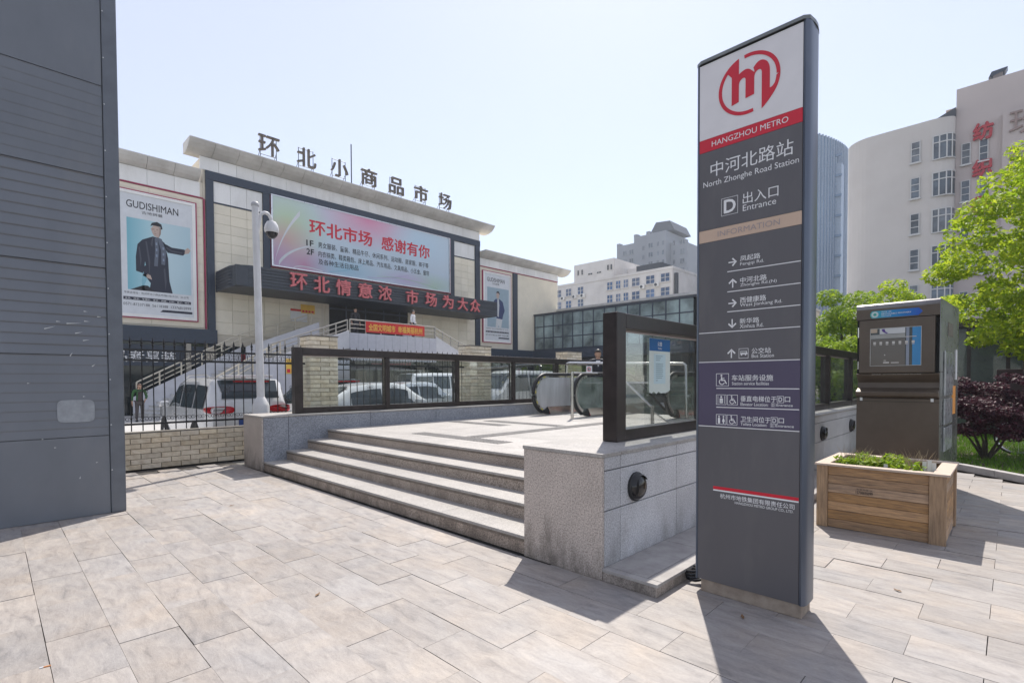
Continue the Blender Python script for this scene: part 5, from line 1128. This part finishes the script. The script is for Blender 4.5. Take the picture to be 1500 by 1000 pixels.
# ================================================================== cars
def car(kind, label, x, y, heading, paint, L=4.4, W=1.76, H=1.46):
    t = thing('parked_car', label, 'car', (x, y, -.012), 'cars parked behind the fence', rotz=heading, local=True)
    hw = W/2; h = L/2
    if kind == 'sedan': roof = [(-h,.98),(-.80*h,1.02),(-.50*h,1.36/1.46*H),(-.25*h,H-.02),(.05*h,H),(.22*h,H-.06),(.50*h,1.0),(.85*h,.86),(h,.62)]
    elif kind == 'mpv': roof = [(-h,1.08),(-.96*h,1.30),(-.86*h,H-.04),(-.5*h,H),(0,H),(.20*h,H-.07),(.55*h,1.10),(.88*h,.92),(h,.66)]
    else: roof = [(-h,1.2),(-.98*h,1.6),(-.92*h,H-.04),(-.4*h,H),(.35*h,H),(.52*h,H-.10),(.80*h,1.22),(.93*h,1.05),(h,.75)]
    belt = lambda X_: (.93 if kind != 'van' else 1.12) - (.06 if X_ > .5*h else 0)
    def top(X_):
        for (a, za), (b, zb) in zip(roof[:-1], roof[1:]):
            if a <= X_ <= b: return za+(zb-za)*(X_-a)/(b-a)
        return roof[-1][1]
    xs = sorted(set([r[0] for r in roof] + [-h+.02, -.9*h, -.65*h, -.35*h, -.1*h, .35*h, .65*h, .95*h]))
    rings = []
    for X_ in xs:
        e = max(0, (abs(X_)/h-.78)/.22); w = hw*(1-.13*e*e); zt = top(X_); zb = min(belt(X_), zt-.03); lo = .24+.10*e
        cab = max(0, min(1, (zt-zb)/.35)); wr = w*(1-.17*cab) if zt-zb > .06 else w*.97
        ring = [(0,lo),(w*.80,lo),(w*.96,lo+.06),(w,.55),(w*.985,zb),(wr+.01,zt-.09*cab-.01),(wr*.90,zt-.015),(wr*.5,zt+.004),(0,zt+.01)]
        rings.append((X_, ring))
    b = MB(); n = len(rings[0][1])
    for X_, ring in rings: b.v += [(X_, s_*a, z) for s_, q in ((1, ring), (-1, ring[::-1])) for a, z in q]
    m_ = 2*n
    for k in range(len(rings)-1):
        for j in range(m_-1): b.f.append((k*m_+j, (k+1)*m_+j, (k+1)*m_+j+1, k*m_+j+1))
    b.f += [tuple(range(m_)), tuple((len(rings)-1)*m_+j for j in range(m_))]
    me = b.mesh('body'); bm = bmesh.new(); bm.from_mesh(me); bmesh.ops.remove_doubles(bm, verts=bm.verts, dist=1e-4); bm.to_mesh(me); bm.free()
    for p in me.polygons: p.use_smooth = True
    me.set_sharp_from_angle(angle=R(32))
    put('body', me, paint, t)
    def pt(X_, f, s_, off=.008):                      # on the cabin side, f from belt to roof
        zt = top(X_); zb = belt(X_); w = hw; cab = max(0, min(1, (zt-zb)/.35)); a = w*.985; c = w*(1-.17*cab)+.01
        return (X_, s_*(a+(c-a)*f+off), zb+(zt-.09*cab-.01-zb)*f)
    def winx(f0, f1):                                 # limits where the cabin is tall enough
        return [X_ for X_ in [f0+(f1-f0)*i/6 for i in range(7)]]
    cabin = {'sedan': (-.60*h,.38*h), 'mpv': (-.90*h,.45*h), 'van': (-.95*h,.70*h)}[kind]
    cuts = {'sedan': [(-.52,-.14),(-.11,.34)], 'mpv': [(-.84,-.52),(-.48,-.06),(-.02,.40)], 'van': [(-.90,-.42),(-.38,.12),(.16,.66)]}[kind]
    for s_ in (1, -1):
        for a, c in cuts:
            g_ = MB(); X_s = winx(a*h, c*h)
            for p, q in zip(X_s[:-1], X_s[1:]): g_.quad(pt(p,.06,s_), pt(q,.06,s_), pt(q,.90,s_), pt(p,.90,s_))
            g_.build('side_window', M['carglass'], t)
        xm = cabin[1]-.12; MB().box(xm-.08, xm+.06, min(s_*hw, s_*(hw+.19)), max(s_*hw, s_*(hw+.19)), .95, 1.07).build('mirror', paint, t, bevel=.03)
        for wx in (-.60*h, .62*h):
            w_ = MB().lathe([(.20,-.10),(.29,-.10),(.315,-.07),(.315,.07),(.29,.095),(.20,.10)], (wx, s_*(hw-.11), .315), 20, 'y').build('wheel', M['tyre'], t, smooth=True)
            r_ = MB().lathe([(.20,0),(.19,.012),(.05,.02),(.02,.022)] if s_ > 0 else [(.20,0),(.19,-.012),(.05,-.02),(.02,-.022)], (wx, s_*(hw-.015), .315), 12, 'y').build('rim', M['rim'], w_)
            arch = [(wx+.385*math.cos(R(a)), .315+.385*math.sin(R(a))) for a in range(0,181,15)]
            g_ = MB(); g_.quad(*[(a, s_*(hw+.003), c) for a, c in arch + [(wx-.385,.20),(wx+.385,.20)]]); g_.build('wheel_arch', M['darkgap'], t)
        for hx in ((-.05*h,) if kind == 'van' else (-.30*h, .14*h)): MB().box(hx, hx+.17, min(s_*hw, s_*(hw+.03)), max(s_*hw, s_*(hw+.03)), .80, .83).build('door_handle', paint, t)
    def topw(X_, dz=.012):                            # across the width on the roof skin
        zt = top(X_); zb = min(belt(X_), zt-.03); cab = max(0, min(1, (zt-zb)/.35)); e = max(0, (abs(X_)/h-.78)/.22); w = hw*(1-.13*e*e)*(1-.17*cab)*.90
        return w, zt+dz
    fs = {'sedan': ((-.78,-.51),(.24,.48)), 'mpv': ((-.985,-.875),(.22,.53)), 'van': ((-.995,-.93),(.53,.78))}[kind]
    for nm, (a, c) in zip(('rear_window', 'windscreen'), fs):
        g_ = MB(); X_s = [a*h+(c-a)*h*i/4 for i in range(5)]
        for p, q in zip(X_s[:-1], X_s[1:]):
            wp, zp = topw(p); wq, zq = topw(q); o_ = -.012 if nm == 'rear_window' else .012
            g_.quad((p+o_,-wp*.94,zp),(q+o_,-wq*.94,zq),(q+o_,wq*.94,zq),(p+o_,wp*.94,zp))
        g_.build(nm, M['carglass'], t)
    zl = {'sedan': .78, 'mpv': .93, 'van': .95}[kind]
    for s_ in (1, -1):
        yc, yr = s_*hw*.70, hw*.29; pts_ = [(yc+yr*math.copysign(abs(math.cos(q_))**.55, math.cos(q_)), zl+.02+.075*math.copysign(abs(math.sin(q_))**.6, math.sin(q_))) for q_ in [2*math.pi*i_/24 for i_ in range(24)]]
        bx_ = lambda y_: -h - .012 + .17*max(0, (abs(y_)/hw-.86)/.13)**1.2
        g_ = MB(); n0 = len(pts_); g_.v += [(bx_(y_)-.03, y_, z_) for y_, z_ in pts_] + [(bx_(y_)+.10, y_, z_) for y_, z_ in pts_]; g_.f += [tuple(range(n0))] + [(i_, (i_+1) % n0, n0+(i_+1) % n0, n0+i_) for i_ in range(n0)]
        MB().box(-h-.02, -h+.0, min(yc-yr*.8, yc+yr*.55), max(yc-yr*.8, yc+yr*.55), zl+.012, zl+.024).build('lamp_divider', M['cardark'], t)
        g_.build('tail_light', M['taillight'], t)
        MB().prism([(h-.02, s_*hw*.55, .62),(h-.10, s_*hw*.86, .62),(h-.30, s_*hw*.93, .66),(h-.30, s_*hw*.9, .62),(h-.12, s_*hw*.5, .62)], (0,0,.12)).build('headlight', M['carglass'], t)
    MB().box(-h-.015,-h+.1,-.26,.26,.62,.74).build('number_plate', plain('plate_blue', (.03,.08,.30)), t)
    MB().box(-h-.04,-h+.2,-hw*.85,hw*.85,.30,.50).build('bumper', paint, t, bevel=.04); MB().box(h-.2,h+.03,-hw*.82,hw*.82,.28,.48).build('bumper', paint, t, bevel=.04)
    if kind == 'mpv':
        MB().box(-.93*h,-.80*h,-.5,.5,H+.0,H+.035).build('spoiler', paint, t, bevel=.012); MB().box(-h-.02,-.985*h,-.35,.35,1.52,1.545).build('brake_lamp', M['taillight'], t)
        for s_ in (1,-1): MB().tube([(-.7*h,s_*.62,H+.0),(-.6*h,s_*.62,H+.05),(.0,s_*.62,H+.05),(.1*h,s_*.62,H-.01)], .016, 6).build('roof_rail', M['rim'], t)
    return t
car('mpv', 'white people carrier with red tail lights backed against the fence', -11.55, .70, math.pi, M['carwhite'], 4.4, 1.72, 1.63)
car('sedan', 'white saloon car behind the first glass pane beside the brick pillar', -10.0, 4.05, math.pi/2, M['carwhite'], 4.4, 1.74, 1.50)
car('sedan', 'silver saloon car behind the second glass pane', -12.6, 7.0, math.pi/2, M['carsilver'], 4.5, 1.76, 1.52)
car('van', 'tall white van standing behind the silver saloon', -18.6, 12.6, math.pi/2, M['carwhite'], 3.9, 1.7, 1.95)
car('van', 'white minivan with large windscreen near the escalator', -11.2, 10.9, -math.pi/2, M['carwhite'], 4.0, 1.66, 1.92)
car('mpv', 'dark hatchback in the shade right of the white people carrier', -14.6, 4.6, math.pi, M['cardark'], 4.2, 1.7, 1.55)
car('sedan', 'dark saloon car parked farthest right behind the escalator', -12.5, 16.0, math.pi/2, M['cardark'], 4.4, 1.75, 1.46)
# market parasols / awnings in front of the shops
aw = thing('shade_canopy', 'dark fabric shade canopy by the shops behind the cars', 'canopy', (-20, 8, 0))
MB().prism([(-21.5,7.2,2.3),(-18.5,7.2,2.05),(-18.5,7.2,2.0),(-21.5,7.2,2.25)], (0,4.5,0)).build('fabric', M['cardark'], aw)
for y in (7.3,11.6): MB().tube([(-18.6,y,0),(-18.6,y,2.02)], .03, 6).build('pole', M['rim'], aw)

# ================================================================== people
def skin(name, joints, edges, m, parent, sub=2):
    me = bpy.data.meshes.new(name); me.from_pydata([j[0] for j in joints], edges, []); o = put(name, me, m, parent)
    md = o.modifiers.new('skin', 'SKIN'); md.use_smooth_shade = True
    sv = me.skin_vertices[0].data
    for i, j in enumerate(joints): sv[i].radius = j[1] if isinstance(j[1], tuple) else (j[1], j[1])
    sv[0].use_root = True
    s = o.modifiers.new('subdivision', 'SUBSURF'); s.levels = sub; s.render_levels = sub
    return o
M['skinm'] = mat('skin', (.48,.29,.20), .55, var=.05); M['hairm'] = mat('hair', (.018,.014,.012), .5, var=.1)
def person(label, loc, rz, H, top_m, leg_m, hair_m=None, arms='down', shoe=None, long_hair=False, look_down=0, jacket_len=.50):
    t = thing('person', label, 'person', loc, rotz=rz, local=True); s = H/1.7
    P = lambda x, y, z: (x*s, y*s, z*s)
    ar = {'down': [((.20,0,1.38),(.25,.03,1.12),(.25,-.05,.88),(.25,-.07,.80)), ((-.20,0,1.38),(-.25,.03,1.12),(-.25,-.05,.88),(-.25,-.07,.80))],
          'bag': [((.20,0,1.38),(.27,.04,1.12),(.20,-.14,.98),(.16,-.18,.96)), ((-.20,0,1.38),(-.27,.03,1.12),(-.28,-.04,.88),(-.28,-.06,.80))]}[arms]
    J = [(P(0,0,.93),.10*s),(P(0,0,1.12),.08*s),(P(0,0,1.30),(.11*s,.08*s)),(P(0,0,1.40),.075*s),(P(0,-.005,1.46),.052*s),(P(0,-.015-look_down*.02,1.55),.06*s),
         (P(.09,0,.88),.085*s),(P(.10,-.02,.50),.058*s),(P(.10,.02,.08),.036*s),(P(-.09,0,.88),.085*s),(P(-.11,-.05,.50),.058*s),(P(-.12,.0,.08),.036*s)]
    E = [(0,1),(1,2),(2,3),(3,4),(4,5),(0,6),(6,7),(7,8),(0,9),(9,10),(10,11)]
    for side in ar:
        i = len(J); J += [(P(*side[0]),.055*s),(P(*side[1]),.042*s),(P(*side[2]),.030*s),(P(*side[3]),.034*s)]; E += [(3,i),(i,i+1),(i+1,i+2),(i+2,i+3)]
    body = skin('body', J, E, M['skinm'], t)
    # head
    hd = MB(); cz = 1.585; rows = [(-.115,.03),(-.10,.055),(-.07,.068),(-.02,.078),(.03,.080),(.07,.072),(.10,.048),(.115,.01)]
    for k, (dz, r) in enumerate(rows):
        for j in range(14):
            a = 2*math.pi*j/14; f = 1.18 if math.sin(a) > 0 else 1.12
            hd.v.append(P(r*math.cos(a), -.012-look_down*.03*(dz+.1)*5+r*f*math.sin(a) - (.012 if (j in (10,11) and k in (2,3)) else 0), cz+dz))
    for k in range(len(rows)-1):
        for j in range(14): hd.f.append((k*14+j, k*14+(j+1) % 14, (k+1)*14+(j+1) % 14, (k+1)*14+j))
    hd.f += [tuple(range(14)), tuple((len(rows)-1)*14+j for j in range(14))]
    ho = hd.build('head', M['skinm'], t, smooth=True)
    MB().prism([P(-.012,-.095,cz-.03),P(.012,-.095,cz-.03),P(0,-.118,cz-.028),P(0,-.095,cz+.015)], P(0,.01,0)).build('nose', M['skinm'], ho)
    for q in (-1,1): MB().box(q*.03*s-.012*s, q*.03*s+.012*s, -.098*s, -.088*s, (cz+.005)*s, (cz+.016)*s).build('eye', M['hairm'], ho); MB().box(q*.080*s-.008*s, q*.080*s+.008*s, -.02*s, .02*s, (cz-.03)*s, (cz+.03)*s).build('ear', M['skinm'], ho)
    MB().box(-.022*s,.022*s,-.096*s,-.086*s,(cz-.062)*s,(cz-.052)*s).build('mouth', M['redletter'], ho)
    hr = MB(); hrows = [(-.10 if long_hair else .0,.088),(.03,.090),(.07,.084),(.105,.062),(.128,.02)]
    for k, (dz, r) in enumerate(hrows):
        for j in range(14):
            a = 2*math.pi*j/14; back = math.sin(a) > -.3
            rr_ = r if back else r*.98; z_ = dz if (back or dz > .05) else .042
            hr.v.append(P(rr_*1.02*math.cos(a), -.010-look_down*.03*(z_+.1)*5+rr_*1.18*math.sin(a)*(1 if back else 1.0), cz+z_))
    for k in range(len(hrows)-1):
        for j in range(14): hr.f.append((k*14+j, k*14+(j+1) % 14, (k+1)*14+(j+1) % 14, (k+1)*14+j))
    hr.f.append(tuple((len(hrows)-1)*14+j for j in range(14))); hr.build('hair', hair_m or M['hairm'], t, smooth=True)
    # clothes follow the body
    J2 = [(P(0,0,.86),(.165*s,.135*s)),(P(0,0,1.0),(.145*s,.125*s)),(P(0,0,1.14),(.135*s,.115*s)),(P(0,0,1.31),(.168*s,.125*s)),(P(0,0,1.41),.10*s)]; E2 = [(0,1),(1,2),(2,3),(3,4)]
    for side in ar:
        i = len(J2); a3 = Vector(side[1]).lerp(Vector(side[2]), .85); J2 += [(P(*side[0]),.068*s),(P(*side[1]),.055*s),(P(*a3),.043*s)]; E2 += [(4,i),(i,i+1),(i+1,i+2)]
    skin('jacket', J2, E2, top_m, t)
    J3 = [(P(0,0,.93),.15*s),(P(.09,0,.86),.098*s),(P(.10,-.02,.50),.074*s),(P(.10,.02,.10),.056*s),(P(-.09,0,.86),.098*s),(P(-.11,-.05,.50),.074*s),(P(-.12,.0,.10),.056*s)]
    skin('trousers', J3, [(0,1),(1,2),(2,3),(0,4),(4,5),(5,6)], leg_m, t)
    for q, y_ in ((.10,.02),(-.12,0)): MB().prism([P(q-.04,y_+.06,0),P(q+.04,y_+.06,0),P(q+.042,y_-.12,0),P(q+.02,y_-.19,0),P(q-.02,y_-.19,0),P(q-.042,y_-.12,0)], P(0,0,.075)).build('shoe', shoe or M['black'], t, bevel=.02)
    # five fingers a hand
    for side in ar:
        w_ = Vector(side[3])
        for k in range(5):
            dx = (-.024+.012*k); L_ = (.055,.075,.08,.075,.06)[k]
            b_ = MB().tube([P(w_.x+(.02 if k == 0 else 0)*(1 if w_.x < 0 else -1), w_.y+dx, w_.z-.005), P(w_.x, w_.y+dx*1.1-.006, w_.z-.03-L_*.5), P(w_.x*.99, w_.y+dx-.015, w_.z-.03-L_)], [.009*s,.0085*s,.006*s], 6); b_.build('finger', M['skinm'], body)
    return t
wg = mat('green_cardigan', (.03,.11,.03), .8, var=.1); gt = mat('grey_trousers', (.075,.065,.065), .8)
pw = person('woman in green cardigan and dark trousers walking by the market stairs', (-22.1,.89,-.012), R(-75)+math.pi*0+R(180-15), 1.48, wg, gt, mat('brown_hair', (.10,.05,.03), .5), 'bag', long_hair=True)
MB().prism([(-.075,-.13,.80),(.075,-.13,.80),(.05,-.12,1.17),(-.05,-.12,1.17)], (0,.05,0)).build('dark_apron', mat('dark_top', (.05,.035,.035), .8), pw)
pm = person('man in dark suit looking down on the escalator landing', (-5.9,8.42,.634), R(40), 1.72, plain('dark_suit', (.018,.02,.03), .7), plain('dark_suit', (.018,.02,.03), .7), None, 'down', look_down=1)
MB().prism([(-.06,-.118,1.42),(.06,-.118,1.42),(.0,-.13,1.25)], (0,.04,0)).build('shirt_collar', M['print_white'], pm)
person('person in dark clothes in front of the market door', (-24.5,11.4,3.99), R(90), 1.70, M['black'], M['black'], None, 'down')
person('person in white shirt at the right end of the terrace', (-22.6,14.0,3.99), R(120), 1.62, M['print_white'], M['blackcoat'], None, 'down')

# ================================================================== lawn, kerb, shrub, trees
KL = [(1.1,8.45),(1.53,8.03),(2.0,7.55),(2.32,7.21),(2.9,6.75),(3.8,6.2),(5.5,5.6),(8,5.2)]
KL = [(-.0+.002,9.6),(.5,9.05)] + KL
lawn = MB(); lawn.quad(*([(a,b,.085) for a,b in KL] + [(14,5,.085),(14,30,.085),(.002,30,.085)])); struct(lawn.build('lawn', M['soil']))
for n, ((a,b),(c,d)) in enumerate(zip(KL[:-1], KL[1:])):
    L_ = math.hypot(c-a, d-b); ux, uy = (c-a)/L_, (d-b)/L_; nx_, ny_ = uy, -ux
    k = MB().prism([(a+ux*.003,b+uy*.003,0),(c-ux*.003,d-uy*.003,0),(c-ux*.003-nx_*.12,d-uy*.003-ny_*.12,0),(a+ux*.003-nx_*.12,b+uy*.003-ny_*.12,0)], (0,0,.11))
    if n == 0: kerb = struct(k.build('kerb', M['kerb']))
    else: k.build('kerb_stone', M['kerb'], kerb, bevel=.008)
rr = random.Random(5); gb = MB()
def in_lawn(x, y):
    for (a,b),(c,d) in zip(KL[:-1], KL[1:]):
        if a <= x <= c: return y > b+(d-b)*(x-a)/(c-a)+.16
    return x > .1 and y > 5.6
for _ in range(26000):
    y = 6.2 + rr.random()**1.6*9; x = rr.uniform(.3, 4.2)
    if not in_lawn(x, y): continue
    hgt = rr.uniform(.04,.10); a = rr.uniform(0,6.28); w = .004+.0007*(y-6); dx, dy = math.cos(a)*w, math.sin(a)*w; lx, ly = rr.gauss(0,.025), rr.gauss(0,.025)
    i = len(gb.v); gb.v += [(x-dx,y-dy,.083),(x+dx,y+dy,.083),(x+lx,y+ly,.085+hgt)]; gb.f.append((i,i+1,i+2))
me = bpy.data.meshes.new('grass'); me.from_pydata(gb.v, [], gb.f); go = put('grass', me, leafmat('grass_leaf', (.07,.17,.012), (.16,.30,.025), .4)); tag(go, 'bright green lawn grass behind the stone kerb', 'grass'); go['kind'] = 'stuff'
def limbs(base, tips, r0, m, t, name='trunk', seed=0, fork=.35):
    q = random.Random(seed); b = MB(); base = Vector(base)
    for tip in tips:
        tip = Vector(tip); mid = base.lerp(tip, .5)+Vector((q.gauss(0,.06),q.gauss(0,.06),q.uniform(0,.15)))*(tip-base).length*.6
        b.tube([base, base.lerp(mid,.6)+Vector((q.gauss(0,.02),q.gauss(0,.02),0)), mid, tip], [r0, r0*.75, r0*.5, r0*.15], 7)
    return b.build(name, m, t, smooth=True)
# purple shrub
sh = thing('purple_shrub', 'dome shaped dark purple leaved shrub on the lawn', 'shrub', (1.88, 9.1, .085))
q = random.Random(3); cs = []
sc_ = Vector((1.98,9.25,.92))
while len(cs) < 95:
    d = Vector((q.uniform(-1,1), q.uniform(-1,1), q.uniform(-.55,1)))
    if d.length > 1 or d.length < .35: continue
    cs.append((tuple(sc_+Vector((d.x*.98, d.y*.9, d.z*.72))), q.uniform(.7,1.15)))
leafmass('crown', cs, 240, .060, M['leafr'], sh, .20, .45, 1.0, seed=9)
limbs((1.86,9.1,.06), [(1.45,9.0,.75),(1.62,9.3,.95),(1.9,9.2,1.1),(2.15,9.0,.9),(2.4,9.2,.8),(1.75,8.8,.7)], .032, M['bark'], sh, seed=4)
def tree(label, base, h, centres, leafm, n, size, rad, r0, seed, group=None, flat_=.6):
    t = thing('broadleaf_tree', label, 'tree', base, group)
    limbs(base, [c for c, r in centres][::max(1, len(centres)//14)], r0, M['bark'], t, seed=seed)
    leafmass('crown', centres, n, size, leafm, t, rad, flat_, .7, seed=seed); return t
def cloud(c, r, n, seed, rmin=.45, zlo=-1):
    q = random.Random(seed); out = []
    while len(out) < n:
        d = Vector((q.uniform(-1,1), q.uniform(-1,1), q.uniform(zlo,1)))
        if not rmin < d.length < 1: continue
        out.append(((c[0]+d.x*r[0], c[1]+d.y*r[1], c[2]+d.z*r[2]), q.uniform(.6,1.25)))
    return out
tree('bright yellow green tree overhanging the lawn at the right edge', (2.75,12.2,.08), 6, [c_ for c_ in cloud((2.95,12.0,4.15),(2.0,1.9,2.4),220,11,.25) if c_[0][2] < 4.15+(c_[0][0]-1.15)*1.9], M['leafy'], 200, .12, .38, .07, 21)
tree('green tree just right of the pylon behind the balustrade', (-2.0,18.5,0), 4.6, cloud((-2.0,18.5,2.9),(1.9,1.9,1.75),60,12), M['leafg'], 300, .14, .5, .10, 22)
tree('green tree behind the brown recycling machine', (-.2,19.5,0), 4.8, cloud((-.35,19.5,3.1),(1.7,1.8,1.85),60,13), M['leafy'], 280, .14, .5, .10, 23)
tree('low bushy tree between the balustrade and the recycling machine', (-1.4,14.6,0), 3, cloud((-1.4,14.6,1.6),(1.3,1.2,1.1),45,14), M['leafg'], 280, .11, .42, .07, 24)
# dark glazed pavilion behind the shrub
pv = thing('glass_pavilion', 'low dark glazed pavilion behind the purple shrub', 'pavilion', (3, 15.5, 0))
MB().box(.6,6,15.0,17.5,2.9,3.1).build('roof', M['bronze'], pv)
for x in (.6,1.35,2.1,2.85,3.6): MB().box(x-.04,x+.04,14.98,15.06,.08,2.9).build('post', M['bronze'], pv)
for x in (.6,1.35,2.1,2.85): MB().box(x+.045,x+.705,15.01,15.025,.2,2.85).build('pane', M['glass'], pv)
MB().box(1.9,3.5,14.2,14.9,.08,1.75).build('dark_cabinet', mat('maroon_cabinet', (.045,.022,.026), .5), pv, bevel=.01)
MB().box(.6,6,16.8,17.4,.08,2.88).build('rear_wall', mat('pavilion_wall', (.10,.12,.12), .3), pv)
# bicycle leaning beyond the shrub
bc = thing('bicycle', 'parked bicycle with pale rims behind the purple shrub', 'bicycle', (2.6,10.4,.085))
def wheel_(cx):
    ring = [(cx+.31*math.cos(R(a)), 10.4, .085+.33+.31*math.sin(R(a))) for a in range(0,361,15)]
    w_ = MB().tube(ring, .018, 6, cap=False).build('wheel', M['steelw'], bc, smooth=True)
    b = MB()
    for a in range(0,180,30): b.tube([(cx+.3*math.cos(R(a)),10.4,.415+.3*math.sin(R(a))),(cx-.3*math.cos(R(a)),10.4,.415-.3*math.sin(R(a)))], .0025, 4)
    b.build('spoke', M['steel'], w_)
    MB().tube([(cx+.335*math.cos(R(a)), 10.4, .415+.335*math.sin(R(a))) for a in range(0,361,15)], .018, 6, cap=False).build('tyre', M['tyre'], w_, smooth=True)
wheel_(2.28); wheel_(3.33)
for a, b in (((2.28,10.4,.415),(2.42,10.4,1.0)),((2.42,10.4,.95),(3.0,10.4,.85)),((2.45,10.4,.9),(2.85,10.4,.42)),((2.85,10.4,.42),(3.0,10.4,1.0)),((2.85,10.4,.42),(3.33,10.4,.415)),((2.98,10.4,.9),(3.33,10.4,.415))): MB().tube([a,b], .016, 8).build('frame_tube', M['cardark'], bc)
MB().box(2.88,3.12,10.34,10.46,1.0,1.05).build('saddle', M['rubber'], bc, bevel=.02); MB().tube([(2.36,10.15,1.03),(2.42,10.4,1.06),(2.36,10.65,1.03)], .013, 8).build('handlebar', M['rubber'], bc)
# litter
cg = thing('cigarette_end', 'orange and white cigarette end on the paving', 'cigarette end', (-1.45,-3.01,.0))
MB().tube([(-1.447,-2.99,.0045),(-1.452,-3.018,.0045)], .0038, 8).build('filter', plain('cork_paper', (.62,.25,.08)), cg); MB().tube([(-1.4522,-3.019,.0045),(-1.455,-3.034,.0045)], .0038, 8).build('paper', M['print_white'], cg)
for n, (x, y, lb) in enumerate(((-4.6,-1.15,'small dry brown leaf on the paving near the steps'),(-1.3,-1.6,'tiny curled leaf in the middle of the paving'),(.98,.12,'brown leaf lying in the shadow at the foot of the pylon'),(1.62,1.3,'pale scrap of leaf on the paving right of the pylon'))):
    b = MB(); a = rnd.uniform(0,6.28); c, s_ = math.cos(a), math.sin(a); pr = [(-.03,0,.004),(-.008,.011,.009),(.02,.007,.005),(.03,0,.012),(.018,-.008,.006),(-.010,-.010,.010)]
    for k in range(6): 
        p0, p1 = pr[k], pr[(k+1) % 6]; b.quad((x,y,.005),(x+p0[0]*c-p0[1]*s_,y+p0[0]*s_+p0[1]*c,p0[2]),(x+p1[0]*c-p1[1]*s_,y+p1[0]*s_+p1[1]*c,p1[2]))
    tag(b.build('dry_leaf', mat('dead_leaf', (.24,.14,.07), .8)), lb, 'leaf')

# ================================================================== the hazy air
hz = MB().box(-130, 60, -30, 190, -4.2, 62)
me = hz.mesh('haze'); hm = bpy.data.materials.new('haze_air'); hm.use_nodes = True
for n in list(hm.node_tree.nodes): hm.node_tree.nodes.remove(n)
ho = hm.node_tree.nodes.new('ShaderNodeOutputMaterial'); hv = hm.node_tree.nodes.new('ShaderNodeVolumePrincipled')
hv.inputs['Color'].default_value = (.86, .92, 1, 1); hv.inputs['Density'].default_value = .0008; hv.inputs['Anisotropy'].default_value = 0.3
hm.node_tree.links.new(hv.outputs[0], ho.inputs['Volume'])
hzo = put('haze', me, hm); hzo['kind'] = 'stuff'; hzo['label'] = 'pale summer haze over the whole place'
